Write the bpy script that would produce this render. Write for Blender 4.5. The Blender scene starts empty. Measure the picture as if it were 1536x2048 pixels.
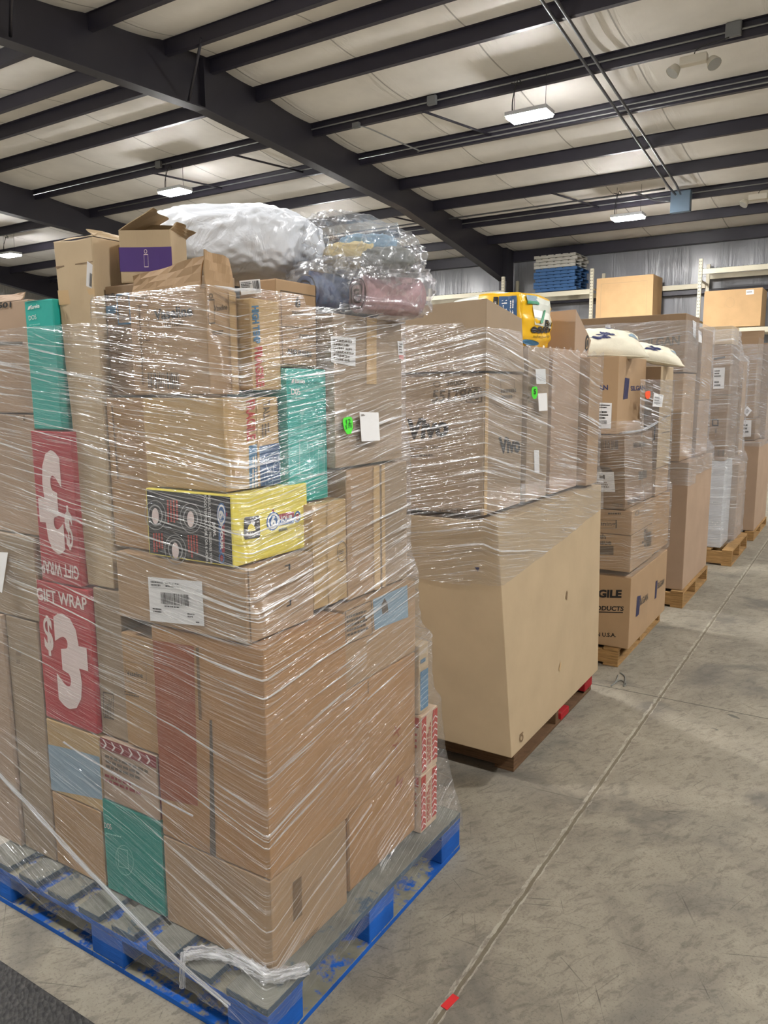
import bpy, bmesh, math, random
from mathutils import Vector, Matrix
from mathutils.bvhtree import BVHTree
from mathutils import noise as mnoise
R = random.Random(7)
scene = bpy.context.scene
COL = scene.collection
V = Vector

# ------------------------------------------------------------------ camera
W, H = 1536, 2048
CX, CY = W / 2, H / 2
def _calib(vx=(-1680., 798.), vy=(1750., 772.)):
    ax = (vx[0] - CX, -(vx[1] - CY)); ay = (vy[0] - CX, -(vy[1] - CY))
    f = math.sqrt(-(ax[0] * ay[0] + ax[1] * ay[1]))
    X = -V((ax[0], ax[1], -f)); X.normalize()
    Y = V((ay[0], ay[1], -f)); Y.normalize()
    Z = X.cross(Y)
    return f, Matrix((X, Y, Z))            # rows: world axes in camera space = camera->world
FPX, C2W = _calib()
EYE = V((0, 0, 1.65))
cam_d = bpy.data.cameras.new('camera'); cam = bpy.data.objects.new('camera', cam_d); COL.objects.link(cam)
cam.matrix_world = Matrix.Translation(EYE) @ C2W.to_4x4()
cam_d.sensor_fit = 'HORIZONTAL'; cam_d.sensor_width = 36; cam_d.lens = FPX / W * 36
cam_d.clip_start = .05; cam_d.clip_end = 200
scene.camera = cam
def ray(px, py):
    return C2W @ V((px - CX, -(py - CY), -FPX))
def at(px, py, **k):
    d = ray(px, py)
    for a, i in (('x', 0), ('y', 1), ('z', 2)):
        if a in k:
            return EYE + d * ((k[a] - EYE[i]) / d[i])

# ------------------------------------------------------------------ materials
def lin(c):
    return tuple(((v / 255) / 12.92 if v / 255 <= .04045 else ((v / 255 + .055) / 1.055) ** 2.4) for v in c) + (1,)
MATS = {}
class NT:
    def __init__(s, name):
        s.m = bpy.data.materials.new(name); s.m.use_nodes = True
        s.t = s.m.node_tree; s.t.nodes.clear()
        s.out = s.n('ShaderNodeOutputMaterial')
    def n(s, typ, **k):
        nd = s.t.nodes.new(typ)
        for a, v in k.items():
            if a.startswith('i_'):
                key = a[2:]; key = int(key) if key.isdigit() else key.replace('_', ' ')
                nd.inputs[key].default_value = v
            else: setattr(nd, a, v)
        return nd
    def l(s, a, b, ao=0, bi=0):
        s.t.links.new(a.outputs[ao], b.inputs[bi])
    def math(s, op, a, b=None, clamp=False):
        nd = s.n('ShaderNodeMath', operation=op, use_clamp=clamp)
        for i, v in enumerate((a, b)):
            if v is None: continue
            if isinstance(v, (int, float)): nd.inputs[i].default_value = v
            else: s.t.links.new(v, nd.inputs[i])
        return nd.outputs[0]
    def noise(s, vec, scale=5, detail=3, rough=.55, dist=0):
        nd = s.n('ShaderNodeTexNoise'); nd.inputs['Scale'].default_value = scale
        nd.inputs['Detail'].default_value = detail; nd.inputs['Roughness'].default_value = rough
        nd.inputs['Distortion'].default_value = dist
        s.t.links.new(vec, nd.inputs['Vector']); return nd.outputs[0]
    def ramp(s, fac, *stops):
        nd = s.n('ShaderNodeValToRGB'); e = nd.color_ramp.elements
        while len(e) < len(stops): e.new(.5)
        for el, (p, c) in zip(e, stops):
            el.position = p; el.color = c if isinstance(c, tuple) else (c, c, c, 1)
        s.t.links.new(fac, nd.inputs[0]); return nd.outputs[0]
    def mixc(s, fac, a, b, mode='MIX'):
        nd = s.n('ShaderNodeMix', data_type='RGBA', blend_type=mode)
        for i, v in ((0, fac), (6, a), (7, b)):
            if isinstance(v, (int, float)): nd.inputs[i].default_value = v
            elif isinstance(v, tuple): nd.inputs[i].default_value = v
            else: s.t.links.new(v, nd.inputs[i])
        return nd.outputs[2]
    def mapping(s, vec, scale=(1, 1, 1), rot=(0, 0, 0)):
        if any(rot):      # turn first, stretch afterwards
            n0 = s.n('ShaderNodeMapping'); n0.inputs['Rotation'].default_value = rot; s.t.links.new(vec, n0.inputs['Vector']); vec = n0.outputs[0]
        nd = s.n('ShaderNodeMapping'); nd.inputs['Scale'].default_value = scale
        s.t.links.new(vec, nd.inputs['Vector']); return nd.outputs[0]
    def coord(s, which='Object'):
        return s.n('ShaderNodeTexCoord').outputs[which]
    def pbsdf(s, color=None, rough=.7, metal=0, spec=.5, bump=None, bstr=.2, bdist=.01):
        b = s.n('ShaderNodeBsdfPrincipled')
        b.inputs['Metallic'].default_value = metal; b.inputs['Specular IOR Level'].default_value = spec
        if isinstance(color, tuple): b.inputs['Base Color'].default_value = color
        else: s.t.links.new(color, b.inputs['Base Color'])
        if isinstance(rough, (int, float)): b.inputs['Roughness'].default_value = rough
        else: s.t.links.new(rough, b.inputs['Roughness'])
        if bump is not None:
            bn = s.n('ShaderNodeBump'); bn.inputs['Strength'].default_value = bstr; bn.inputs['Distance'].default_value = bdist
            s.t.links.new(bump, bn.inputs['Height']); s.t.links.new(bn.outputs[0], b.inputs['Normal'])
        s.t.links.new(b.outputs[0], s.out.inputs[0]); return b

def plain(name, rgb, rough=.6, metal=0, spec=.5, nz=.0, nscale=30):
    key = ('plain', name)
    if key in MATS: return MATS[key]
    t = NT(name); c = lin(rgb)
    if nz:
        n = t.noise(t.coord(), nscale, 4)
        dk = tuple(v * (1 - nz) for v in c[:3]) + (1,)
        c = t.mixc(t.ramp(n, (.3, 0.), (.7, 1.)), dk, c)
        t.pbsdf(c, rough, metal, spec, n, .15, .004)
    else: t.pbsdf(c, rough, metal, spec)
    MATS[key] = t.m; return t.m

def cardboard(rgb=(172, 142, 106)):
    key = ('card', rgb)
    if key in MATS: return MATS[key]
    t = NT('cardboard'); co = t.coord(); c = lin(rgb)
    n1 = t.noise(co, 4, 4); n2 = t.noise(t.mapping(co, (160, 160, 10)), 1, 2)
    n3 = t.noise(co, 300, 2)
    dk = tuple(v * .92 for v in c[:3]) + (1,); lt = tuple(min(1, v * 1.04) for v in c[:3]) + (1,)
    col = t.mixc(t.ramp(n1, (.3, 0.), (.7, 1.)), dk, lt)
    col = t.mixc(t.math('MULTIPLY', t.ramp(n3, (.55, 0.), (.75, 1.)), .25), col, dk)
    t.pbsdf(col, .72, 0, .35, t.math('ADD', n1, t.math('MULTIPLY', n2, .25)), .14, .012)
    MATS[key] = t.m; return t.m
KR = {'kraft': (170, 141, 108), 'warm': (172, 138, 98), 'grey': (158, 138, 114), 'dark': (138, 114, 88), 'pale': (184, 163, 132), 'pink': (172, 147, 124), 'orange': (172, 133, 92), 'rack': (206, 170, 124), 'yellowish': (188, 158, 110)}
def ink(name, rgb, rough=.55):
    return plain('ink_' + name, rgb, rough)
INK = {'black': (28, 27, 28), 'dim': (92, 80, 66), 'faint': (122, 100, 76), 'navy': (44, 50, 92), 'red': (176, 56, 44), 'brown_red': (150, 84, 54), 'darkred': (132, 30, 36), 'blue': (60, 112, 146), 'ltblue': (136, 160, 176),
       'white': (232, 232, 230), 'teal_line': (140, 205, 195), 'teal_d': (10, 110, 104), 'purple': (76, 50, 118), 'yellow': (240, 224, 88), 'crease': (120, 96, 68), 'tape': (188, 158, 116), 'green': (60, 150, 110), 'cream': (214, 202, 180),
       'logo_red': (150, 44, 60), 'logo_blue': (44, 92, 150), 'shade': (96, 84, 70), 'rwhite': (226, 208, 204), 'grey': (150, 150, 150), 'deepblue': (40, 78, 120)}
def IK(k): return ink(k, INK[k])
def coated(name, rgb, rough=.42):
    return plain('coated_' + name, rgb, rough, 0, .4, .06, 60)

def tape_mat():
    return plain('packing_tape', (196, 166, 122), .22, 0, .6)
def paper_mat(): return plain('label_paper', (232, 232, 232), .5)

def film_mat(name, amount=1.0, scale=1.0, crumple=False, haze=.022):
    key = ('film', name)
    if key in MATS: return MATS[key]
    t = NT(name)
    uv = t.coord('UV') if not crumple else t.coord('Object')
    if crumple:
        w = t.noise(uv, 6 * scale, 3, .5, .8)
        a = t.noise(t.mapping(uv, (10 * scale, 22 * scale, 14 * scale), (.4, .2, .8)), 1, 4, .5, .9)
        b = t.noise(t.mapping(uv, (22 * scale, 60 * scale, 30 * scale), (.1, .6, .3)), 1, 3, .5, .6)
        r1 = t.math('SUBTRACT', 1.0, t.math('MULTIPLY', t.math('ABSOLUTE', t.math('SUBTRACT', a, .5)), 14.0), True)
        m = t.math('MULTIPLY', t.ramp(r1, (.45, 0.), (1., .9)), t.ramp(w, (.45, 0.05), (.65, .8)))
        hgt = t.math('ADD', t.math('MULTIPLY', a, .8), t.math('MULTIPLY', b, .3))
        bd = .012
    else:
        w = t.noise(uv, 3.0, 3, .6)
        w2 = t.noise(t.mapping(uv, (1.3, 6, 1)), 1.0, 3, .6)
        a = t.noise(t.mapping(uv, (1.0 * scale, 74 * scale, 1), (0, 0, .02)), 1, 3, .6, .05)
        b = t.noise(t.mapping(uv, (2.2 * scale, 185 * scale, 1), (0, 0, -.04)), 1, 3, .6, .08)
        c = t.noise(t.mapping(uv, (4.5 * scale, 330 * scale, 1), (0, 0, .03)), 1, 2, .6, .1)
        d = t.noise(t.mapping(uv, (9 * scale, 120 * scale, 1), (0, 0, .16)), 1, 2, .55)
        sa = t.ramp(a, (.59, 0.), (.63, 1.), (.72, 1.), (.78, .3))
        sb = t.ramp(b, (.56, 0.), (.62, 1.))
        sc = t.ramp(c, (.50, 0.), (.66, 1.))
        sd = t.ramp(d, (.655, 0.), (.70, 1.))
        ma = t.ramp(w2, (.42, .10), (.56, 1.))
        mb = t.ramp(w, (.36, .15), (.62, 1.))
        m = t.math('ADD', t.math('MULTIPLY', sa, ma), t.math('MULTIPLY', t.math('MULTIPLY', sb, mb), .72), True)
        m = t.math('ADD', m, t.math('MULTIPLY', sc, .13), True)
        m = t.math('ADD', m, t.math('MULTIPLY', t.math('MULTIPLY', sd, mb), .55), True)
        sp = t.n('ShaderNodeSeparateXYZ'); t.t.links.new(uv, sp.inputs[0])
        m = t.math('MULTIPLY', m, t.math('ADD', t.math('MULTIPLY', sp.outputs[1], .58, True), .38, True))
        hgt = t.math('ADD', t.math('ADD', a, t.math('MULTIPLY', b, .4)), t.math('MULTIPLY', d, .25))
        bd = .008
    bn = t.n('ShaderNodeBump'); bn.inputs['Strength'].default_value = .9; bn.inputs['Distance'].default_value = bd
    t.t.links.new(hgt, bn.inputs['Height'])
    tr = t.n('ShaderNodeBsdfTransparent'); tr.inputs[0].default_value = (.97, .97, .975, 1)
    g = t.n('ShaderNodeBsdfGlossy'); g.inputs['Roughness'].default_value = .11; g.inputs[0].default_value = (.95, .97, 1, 1)
    g2 = t.n('ShaderNodeBsdfGlossy'); g2.inputs['Roughness'].default_value = .24; g2.inputs[0].default_value = (.95, .97, 1, 1)
    df = t.n('ShaderNodeBsdfDiffuse'); df.inputs[0].default_value = (.9, .91, .93, 1)  # diffuse white paints glints on the wrinkles along with the whiter folds
    t.l(bn, g, 0, 'Normal'); t.l(bn, g2, 0, 'Normal')
    lw = t.n('ShaderNodeLayerWeight'); lw.inputs[0].default_value = .28
    fr = t.math('ADD', t.math('MULTIPLY', lw.outputs['Facing'], .16), .055)
    s1 = t.n('ShaderNodeMixShader'); t.t.links.new(fr, s1.inputs[0]); t.l(tr, s1, 0, 1); t.l(g, s1, 0, 2)
    s2 = t.n('ShaderNodeMixShader'); s2.inputs[0].default_value = .5; t.l(df, s2, 0, 1); t.l(g2, s2, 0, 2)
    o = t.n('ShaderNodeMixShader'); t.t.links.new(t.math('ADD', t.math('MULTIPLY', m, .85 * amount), haze, True), o.inputs[0])
    t.l(s1, o, 0, 1); t.l(s2, o, 0, 2); t.l(o, t.out, 0, 0)
    MATS[key] = t.m; return t.m

def fold_mat():
    key = 'fold'
    if key in MATS: return MATS[key]
    t = NT('gathered_film'); co = t.coord('UV')
    a = t.noise(t.mapping(co, (3, 60, 1)), 1, 4, .65, 1.0)
    bn = t.n('ShaderNodeBump', i_Strength=1.0, i_Distance=.01); t.t.links.new(a, bn.inputs['Height'])
    g = t.n('ShaderNodeBsdfGlossy', i_Roughness=.2); df = t.n('ShaderNodeBsdfDiffuse', i_Color=(.8, .83, .86, 1)); tr = t.n('ShaderNodeBsdfTransparent')
    t.l(bn, g, 0, 'Normal')
    s = t.n('ShaderNodeMixShader', i_0=.45); t.l(df, s, 0, 1); t.l(g, s, 0, 2)
    o = t.n('ShaderNodeMixShader'); t.t.links.new(t.ramp(a, (.40, .15), (.6, .95)), o.inputs[0]); t.l(tr, o, 0, 1); t.l(s, o, 0, 2); t.l(o, t.out)
    MATS[key] = t.m; return t.m

def wood_mat(name, rgb, paint=None, wear=.5):
    key = ('wood', name)
    if key in MATS: return MATS[key]
    t = NT(name); co = t.coord()
    g = t.noise(t.mapping(co, (3, 3, 40)), 3, 4, .6, .6); g2 = t.noise(co, 9, 5, .65)
    c = lin(rgb); dk = tuple(v * .5 for v in c[:3]) + (1,)
    col = t.mixc(t.ramp(g, (.3, 0.), (.7, 1.)), dk, c)
    rough = .8
    if paint:
        geo = t.n('ShaderNodeNewGeometry'); sep = t.n('ShaderNodeSeparateXYZ'); t.l(geo, sep, 'Normal', 0)
        up = t.math('MULTIPLY', t.math('MAXIMUM', sep.outputs[2], 0.0), .20)
        g3 = t.noise(co, 55, 3, .6)
        worn = t.math('ADD', t.math('ADD', t.math('MULTIPLY', g2, .75), t.math('MULTIPLY', g3, .25)), up)
        f = t.ramp(worn, (wear, 0.), (wear + .07, 1.))
        p = lin(paint); pd = tuple(v * .55 for v in p[:3]) + (1,)
        pc = t.mixc(t.ramp(t.noise(co, 5, 4), (.35, 0.), (.7, 1.)), pd, p)
        col = t.mixc(f, pc, col)
    t.pbsdf(col, rough, 0, .3, g, .35, .006)
    MATS[key] = t.m; return t.m

def emit_mat(strength):
    key = ('emit', strength)
    if key in MATS: return MATS[key]
    t = NT('led_panel'); e = t.n('ShaderNodeEmission', i_Strength=strength, i_Color=(1, .98, .96, 1)); t.l(e, t.out)
    MATS[key] = t.m; return t.m

# ------------------------------------------------------------------ object helpers
def link(name, bm_or_me, mats, parent=None, loc=None, smooth=False):
    if isinstance(bm_or_me, bmesh.types.BMesh):
        me = bpy.data.meshes.new(name); bm_or_me.to_mesh(me); bm_or_me.free()
    else: me = bm_or_me
    for m in (mats if isinstance(mats, (list, tuple)) else [mats]): me.materials.append(m)
    if smooth:
        for p in me.polygons: p.use_smooth = True
    o = bpy.data.objects.new(name, me); COL.objects.link(o)
    if parent: o.parent = parent
    if loc is not None: o.location = loc
    return o
def tag(o, label, cat, group=None, kind=None):
    o['label'] = label; o['category'] = cat
    if group: o['group'] = group
    if kind: o['kind'] = kind
    return o
def struct(o, label=None):
    o['kind'] = 'structure'
    if label: o['label'] = label
    return o
def empty(name, loc, rz=0):
    o = bpy.data.objects.new(name, None); COL.objects.link(o); o.location = loc; o.rotation_euler = (0, 0, rz); o.empty_display_size = .05
    return o
def bx(bm, x0, x1, y0, y1, z0, z1, mi=0, bev=0):
    vs = [bm.verts.new(p) for p in ((x0, y0, z0), (x1, y0, z0), (x1, y1, z0), (x0, y1, z0), (x0, y0, z1), (x1, y0, z1), (x1, y1, z1), (x0, y1, z1))]
    fs = [bm.faces.new([vs[i] for i in q]) for q in ((3, 2, 1, 0), (4, 5, 6, 7), (0, 1, 5, 4), (1, 2, 6, 5), (2, 3, 7, 6), (3, 0, 4, 7))]
    for f in fs: f.material_index = mi
    if bev:
        r = bmesh.ops.bevel(bm, geom=list({e for f in fs for e in f.edges}), offset=bev, segments=2, affect='EDGES', profile=.6)
        for f in r['faces']: f.material_index = mi
def boxbm(*a, bev=0):
    bm = bmesh.new(); bx(bm, *a, bev=bev); return bm
def quad(bm, pts, mi=0):
    f = bm.faces.new([bm.verts.new(p) for p in pts]); f.material_index = mi; return f
def tube(bm, pts, r, seg=8, mi=0, cap=True):
    pts = [V(p) for p in pts]; rings = []
    for i, p in enumerate(pts):
        d = (pts[min(i + 1, len(pts) - 1)] - pts[max(i - 1, 0)]).normalized()
        a = d.cross(V((0, 0, 1)) if abs(d.z) < .9 else V((1, 0, 0))).normalized(); b = d.cross(a)
        rr = r[i] if isinstance(r, (list, tuple)) else r
        rings.append([bm.verts.new(p + (a * math.cos(2 * math.pi * k / seg) + b * math.sin(2 * math.pi * k / seg)) * rr) for k in range(seg)])
    for A, B in zip(rings, rings[1:]):
        for k in range(seg):
            f = bm.faces.new((A[k], A[(k + 1) % seg], B[(k + 1) % seg], B[k])); f.material_index = mi; f.smooth = True
    if cap:
        for rg, rev in ((rings[0], True), (rings[-1], False)):
            f = bm.faces.new(rg[::-1] if rev else rg); f.material_index = mi
def smoothpts(pts, n=6):
    pts = [V(p) for p in pts]; out = []
    for i in range(len(pts) - 1):
        p0, p1, p2, p3 = pts[max(i - 1, 0)], pts[i], pts[i + 1], pts[min(i + 2, len(pts) - 1)]
        for k in range(n):
            t = k / n
            out.append(.5 * ((2 * p1) + (p2 - p0) * t + (2 * p0 - 5 * p1 + 4 * p2 - p3) * t * t + (3 * p1 - p0 - 3 * p2 + p3) * t ** 3))
    out.append(pts[-1]); return out

_TXT = {}
def text_geo(s, bold=.0):
    """vertices in a unit box and faces of a line of lettering"""
    k = (s, bold)
    if k in _TXT: return _TXT[k]
    cu = bpy.data.curves.new('lettering', 'FONT'); cu.body = s; cu.size = 1; cu.offset = bold; cu.resolution_u = 3; cu.fill_mode = 'FRONT'
    o = bpy.data.objects.new('lettering', cu); COL.objects.link(o)
    bpy.context.view_layer.update()
    me = bpy.data.meshes.new_from_object(o.evaluated_get(bpy.context.evaluated_depsgraph_get()))
    vs = [v.co.copy() for v in me.vertices]; fs = [tuple(p.vertices) for p in me.polygons]
    bpy.data.objects.remove(o); bpy.data.curves.remove(cu); bpy.data.meshes.remove(me)
    if vs:
        x0 = min(v.x for v in vs); x1 = max(v.x for v in vs); y0 = min(v.y for v in vs); y1 = max(v.y for v in vs)
        vs = [((v.x - x0) / max(x1 - x0, 1e-6), (v.y - y0) / max(y1 - y0, 1e-6)) for v in vs]
    _TXT[k] = (vs, fs); return _TXT[k]

class Face:
    """a (slightly bulged) quadrilateral face: S(u,v) -> point; px -> (u,v)"""
    def __init__(s, p00, p10, p11, p01, b):
        s.c = [V(p) for p in (p00, p10, p11, p01)]; s.b = b
        s.U = s.c[1] - s.c[0]; s.Vv = s.c[3] - s.c[0]; s.N = s.U.cross(s.Vv).normalized()
        s.off = V((0, 0, 0))
    def S(s, u, v, e=0):
        a, b, c, d = s.c
        p = a * (1 - u) * (1 - v) + b * u * (1 - v) + c * u * v + d * (1 - u) * v
        uu = min(max(u, 0), 1); vv = min(max(v, 0), 1)
        return p + s.N * (s.b * 16 * uu * (1 - uu) * vv * (1 - vv) + e)
    def uv(s, px, py):
        d = C2W @ V((px - CX, -(py - CY), -FPX)); o = EYE - s.off
        t = (s.c[0] - o).dot(s.N) / d.dot(s.N); q = o + d * t - s.c[0]
        a, b, c = s.U.dot(s.U), s.U.dot(s.Vv), s.Vv.dot(s.Vv); e, f = q.dot(s.U), q.dot(s.Vv); D = a * c - b * b
        return ((e * c - f * b) / D, (f * a - e * b) / D)

def put_quad(bm, F, uvs, mi, e=.0012, n=4):
    """patch on face F spanning 4 (u,v) corners BL BR TR TL"""
    g = []
    for j in range(n + 1):
        row = []
        for i in range(n + 1):
            s, t = i / n, j / n
            u = uvs[0][0] * (1 - s) * (1 - t) + uvs[1][0] * s * (1 - t) + uvs[2][0] * s * t + uvs[3][0] * (1 - s) * t
            v = uvs[0][1] * (1 - s) * (1 - t) + uvs[1][1] * s * (1 - t) + uvs[2][1] * s * t + uvs[3][1] * (1 - s) * t
            row.append(bm.verts.new(F.S(u, v, e)))
        g.append(row)
    for j in range(n):
        for i in range(n):
            f = bm.faces.new((g[j][i], g[j][i + 1], g[j + 1][i + 1], g[j + 1][i])); f.material_index = mi
def put_text(bm, F, s, bl, br, tl, mi, e=.0016, bold=.02):
    vs, fs = text_geo(s, bold)
    nv = [bm.verts.new(F.S(bl[0] + (br[0] - bl[0]) * x + (tl[0] - bl[0]) * y, bl[1] + (br[1] - bl[1]) * x + (tl[1] - bl[1]) * y, e)) for x, y in vs]
    for f in fs:
        try: bm.faces.new([nv[i] for i in f]).material_index = mi
        except ValueError: pass
def lerp2(a, b, t): return (a[0] + (b[0] - a[0]) * t, a[1] + (b[1] - a[1]) * t)

class Mats:
    def __init__(s, *base): s.l = list(base)
    def __call__(s, m):
        if m not in s.l: s.l.append(m)
        return s.l.index(m)

def apply_prints(bm, faces, prints, M):
    """prints: ('rect',face,ink,p4) ('text',face,ink,str,bl,br,tl) ('frame',face,ink,p4,w) ('bars',face,ink,p4,n) ('lines',face,ink,p4,n) ('ring',face,ink,center,edge,top,w)  - points are picture points on the face or ('uv',u,v)"""
    for p in prints:
        kind, fk, ik = p[:3]; F = faces[fk]; mi = M(IK(ik) if isinstance(ik, str) else ik)
        cl = lambda q: (min(max(q[0], .004), .996), min(max(q[1], .004), .996))
        cv = lambda q: (q[1], q[2]) if q[0] == 'uv' else cl(F.uv(*q))
        if kind == 'rect':
            put_quad(bm, F, [cv(q) for q in p[3]], mi, p[4] if len(p) > 4 else .0012)
        elif kind == 'text':
            put_text(bm, F, p[3], cv(p[4]), cv(p[5]), cv(p[6]), mi, bold=p[7] if len(p) > 7 else .02)
        elif kind == 'frame':
            a, b, c, d = [cv(q) for q in p[3]]; w = p[4]
            def side(q0, q1, r0, r1): put_quad(bm, F, [q0, q1, lerp2(q1, r1, w), lerp2(q0, r0, w)], mi, .0014, 2)
            side(a, b, d, c); side(d, c, a, b)
            ww = w * math.hypot(d[0] - a[0], d[1] - a[1]) / max(1e-6, math.hypot(b[0] - a[0], b[1] - a[1]))
            for q0, q1, r0, r1 in ((a, d, b, c), (b, c, a, d)): put_quad(bm, F, [q0, q1, lerp2(q1, r1, w), lerp2(q0, r0, w)], mi, .0014, 2)
        elif kind == 'bars':
            a, b, c, d = [cv(q) for q in p[3]]; rr = random.Random(int(a[0] * 9999)); t = 0
            while t < 1:
                w = rr.choice((.5, .5, .8, 1.3)) / p[4]
                put_quad(bm, F, [lerp2(a, b, t), lerp2(a, b, min(1, t + w)), lerp2(d, c, min(1, t + w)), lerp2(d, c, t)], mi, .0018, 1)
                t += w + rr.choice((.4, .7, 1.0)) / p[4]
        elif kind == 'lines':
            a, b, c, d = [cv(q) for q in p[3]]; rr = random.Random(int(abs(a[0]) * 9999) + 3); n = p[4]
            for k in range(n):
                t0, t1 = (k + .2) / n, (k + .75) / n; s = 0; end = rr.uniform(.6, 1)
                while s < end:
                    w = rr.uniform(.04, .14); s1 = min(end, s + w)
                    P = lambda ss, tt: lerp2(lerp2(a, b, ss), lerp2(d, c, ss), tt)
                    put_quad(bm, F, [P(s, t0), P(s1, t0), P(s1, t1), P(s, t1)], mi, .0018, 1); s = s1 + .025
        elif kind == 'ring':
            c, e1, e2 = cv(p[3]), cv(p[4]), cv(p[5]); w = p[6]; n = 28
            P = lambda k, r: (c[0] + r * ((e1[0] - c[0]) * math.cos(k) + (e2[0] - c[0]) * math.sin(k)), c[1] + r * ((e1[1] - c[1]) * math.cos(k) + (e2[1] - c[1]) * math.sin(k)))
            ks = [2 * math.pi * i / n for i in range(n + 1)]
            if w >= 1:
                f = bm.faces.new([bm.verts.new(F.S(*P(k, 1), .0016)) for k in ks[:-1]]); f.material_index = mi
                f.normal_update()
                if f.normal.dot(F.N) < 0: f.normal_flip()
            else:
                for k0, k1 in zip(ks, ks[1:]):
                    f = bm.faces.new([bm.verts.new(F.S(*q, .0018)) for q in (P(k0, 1), P(k1, 1), P(k1, 1 - w), P(k0, 1 - w))]); f.material_index = mi
        elif kind == 'poly':
            f = bm.faces.new([bm.verts.new(F.S(*cv(q), p[4] if len(p) > 4 else .0018)) for q in p[3]]); f.material_index = mi
            f.normal_update()
            if f.normal.dot(F.N) < 0: f.normal_flip()

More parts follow.
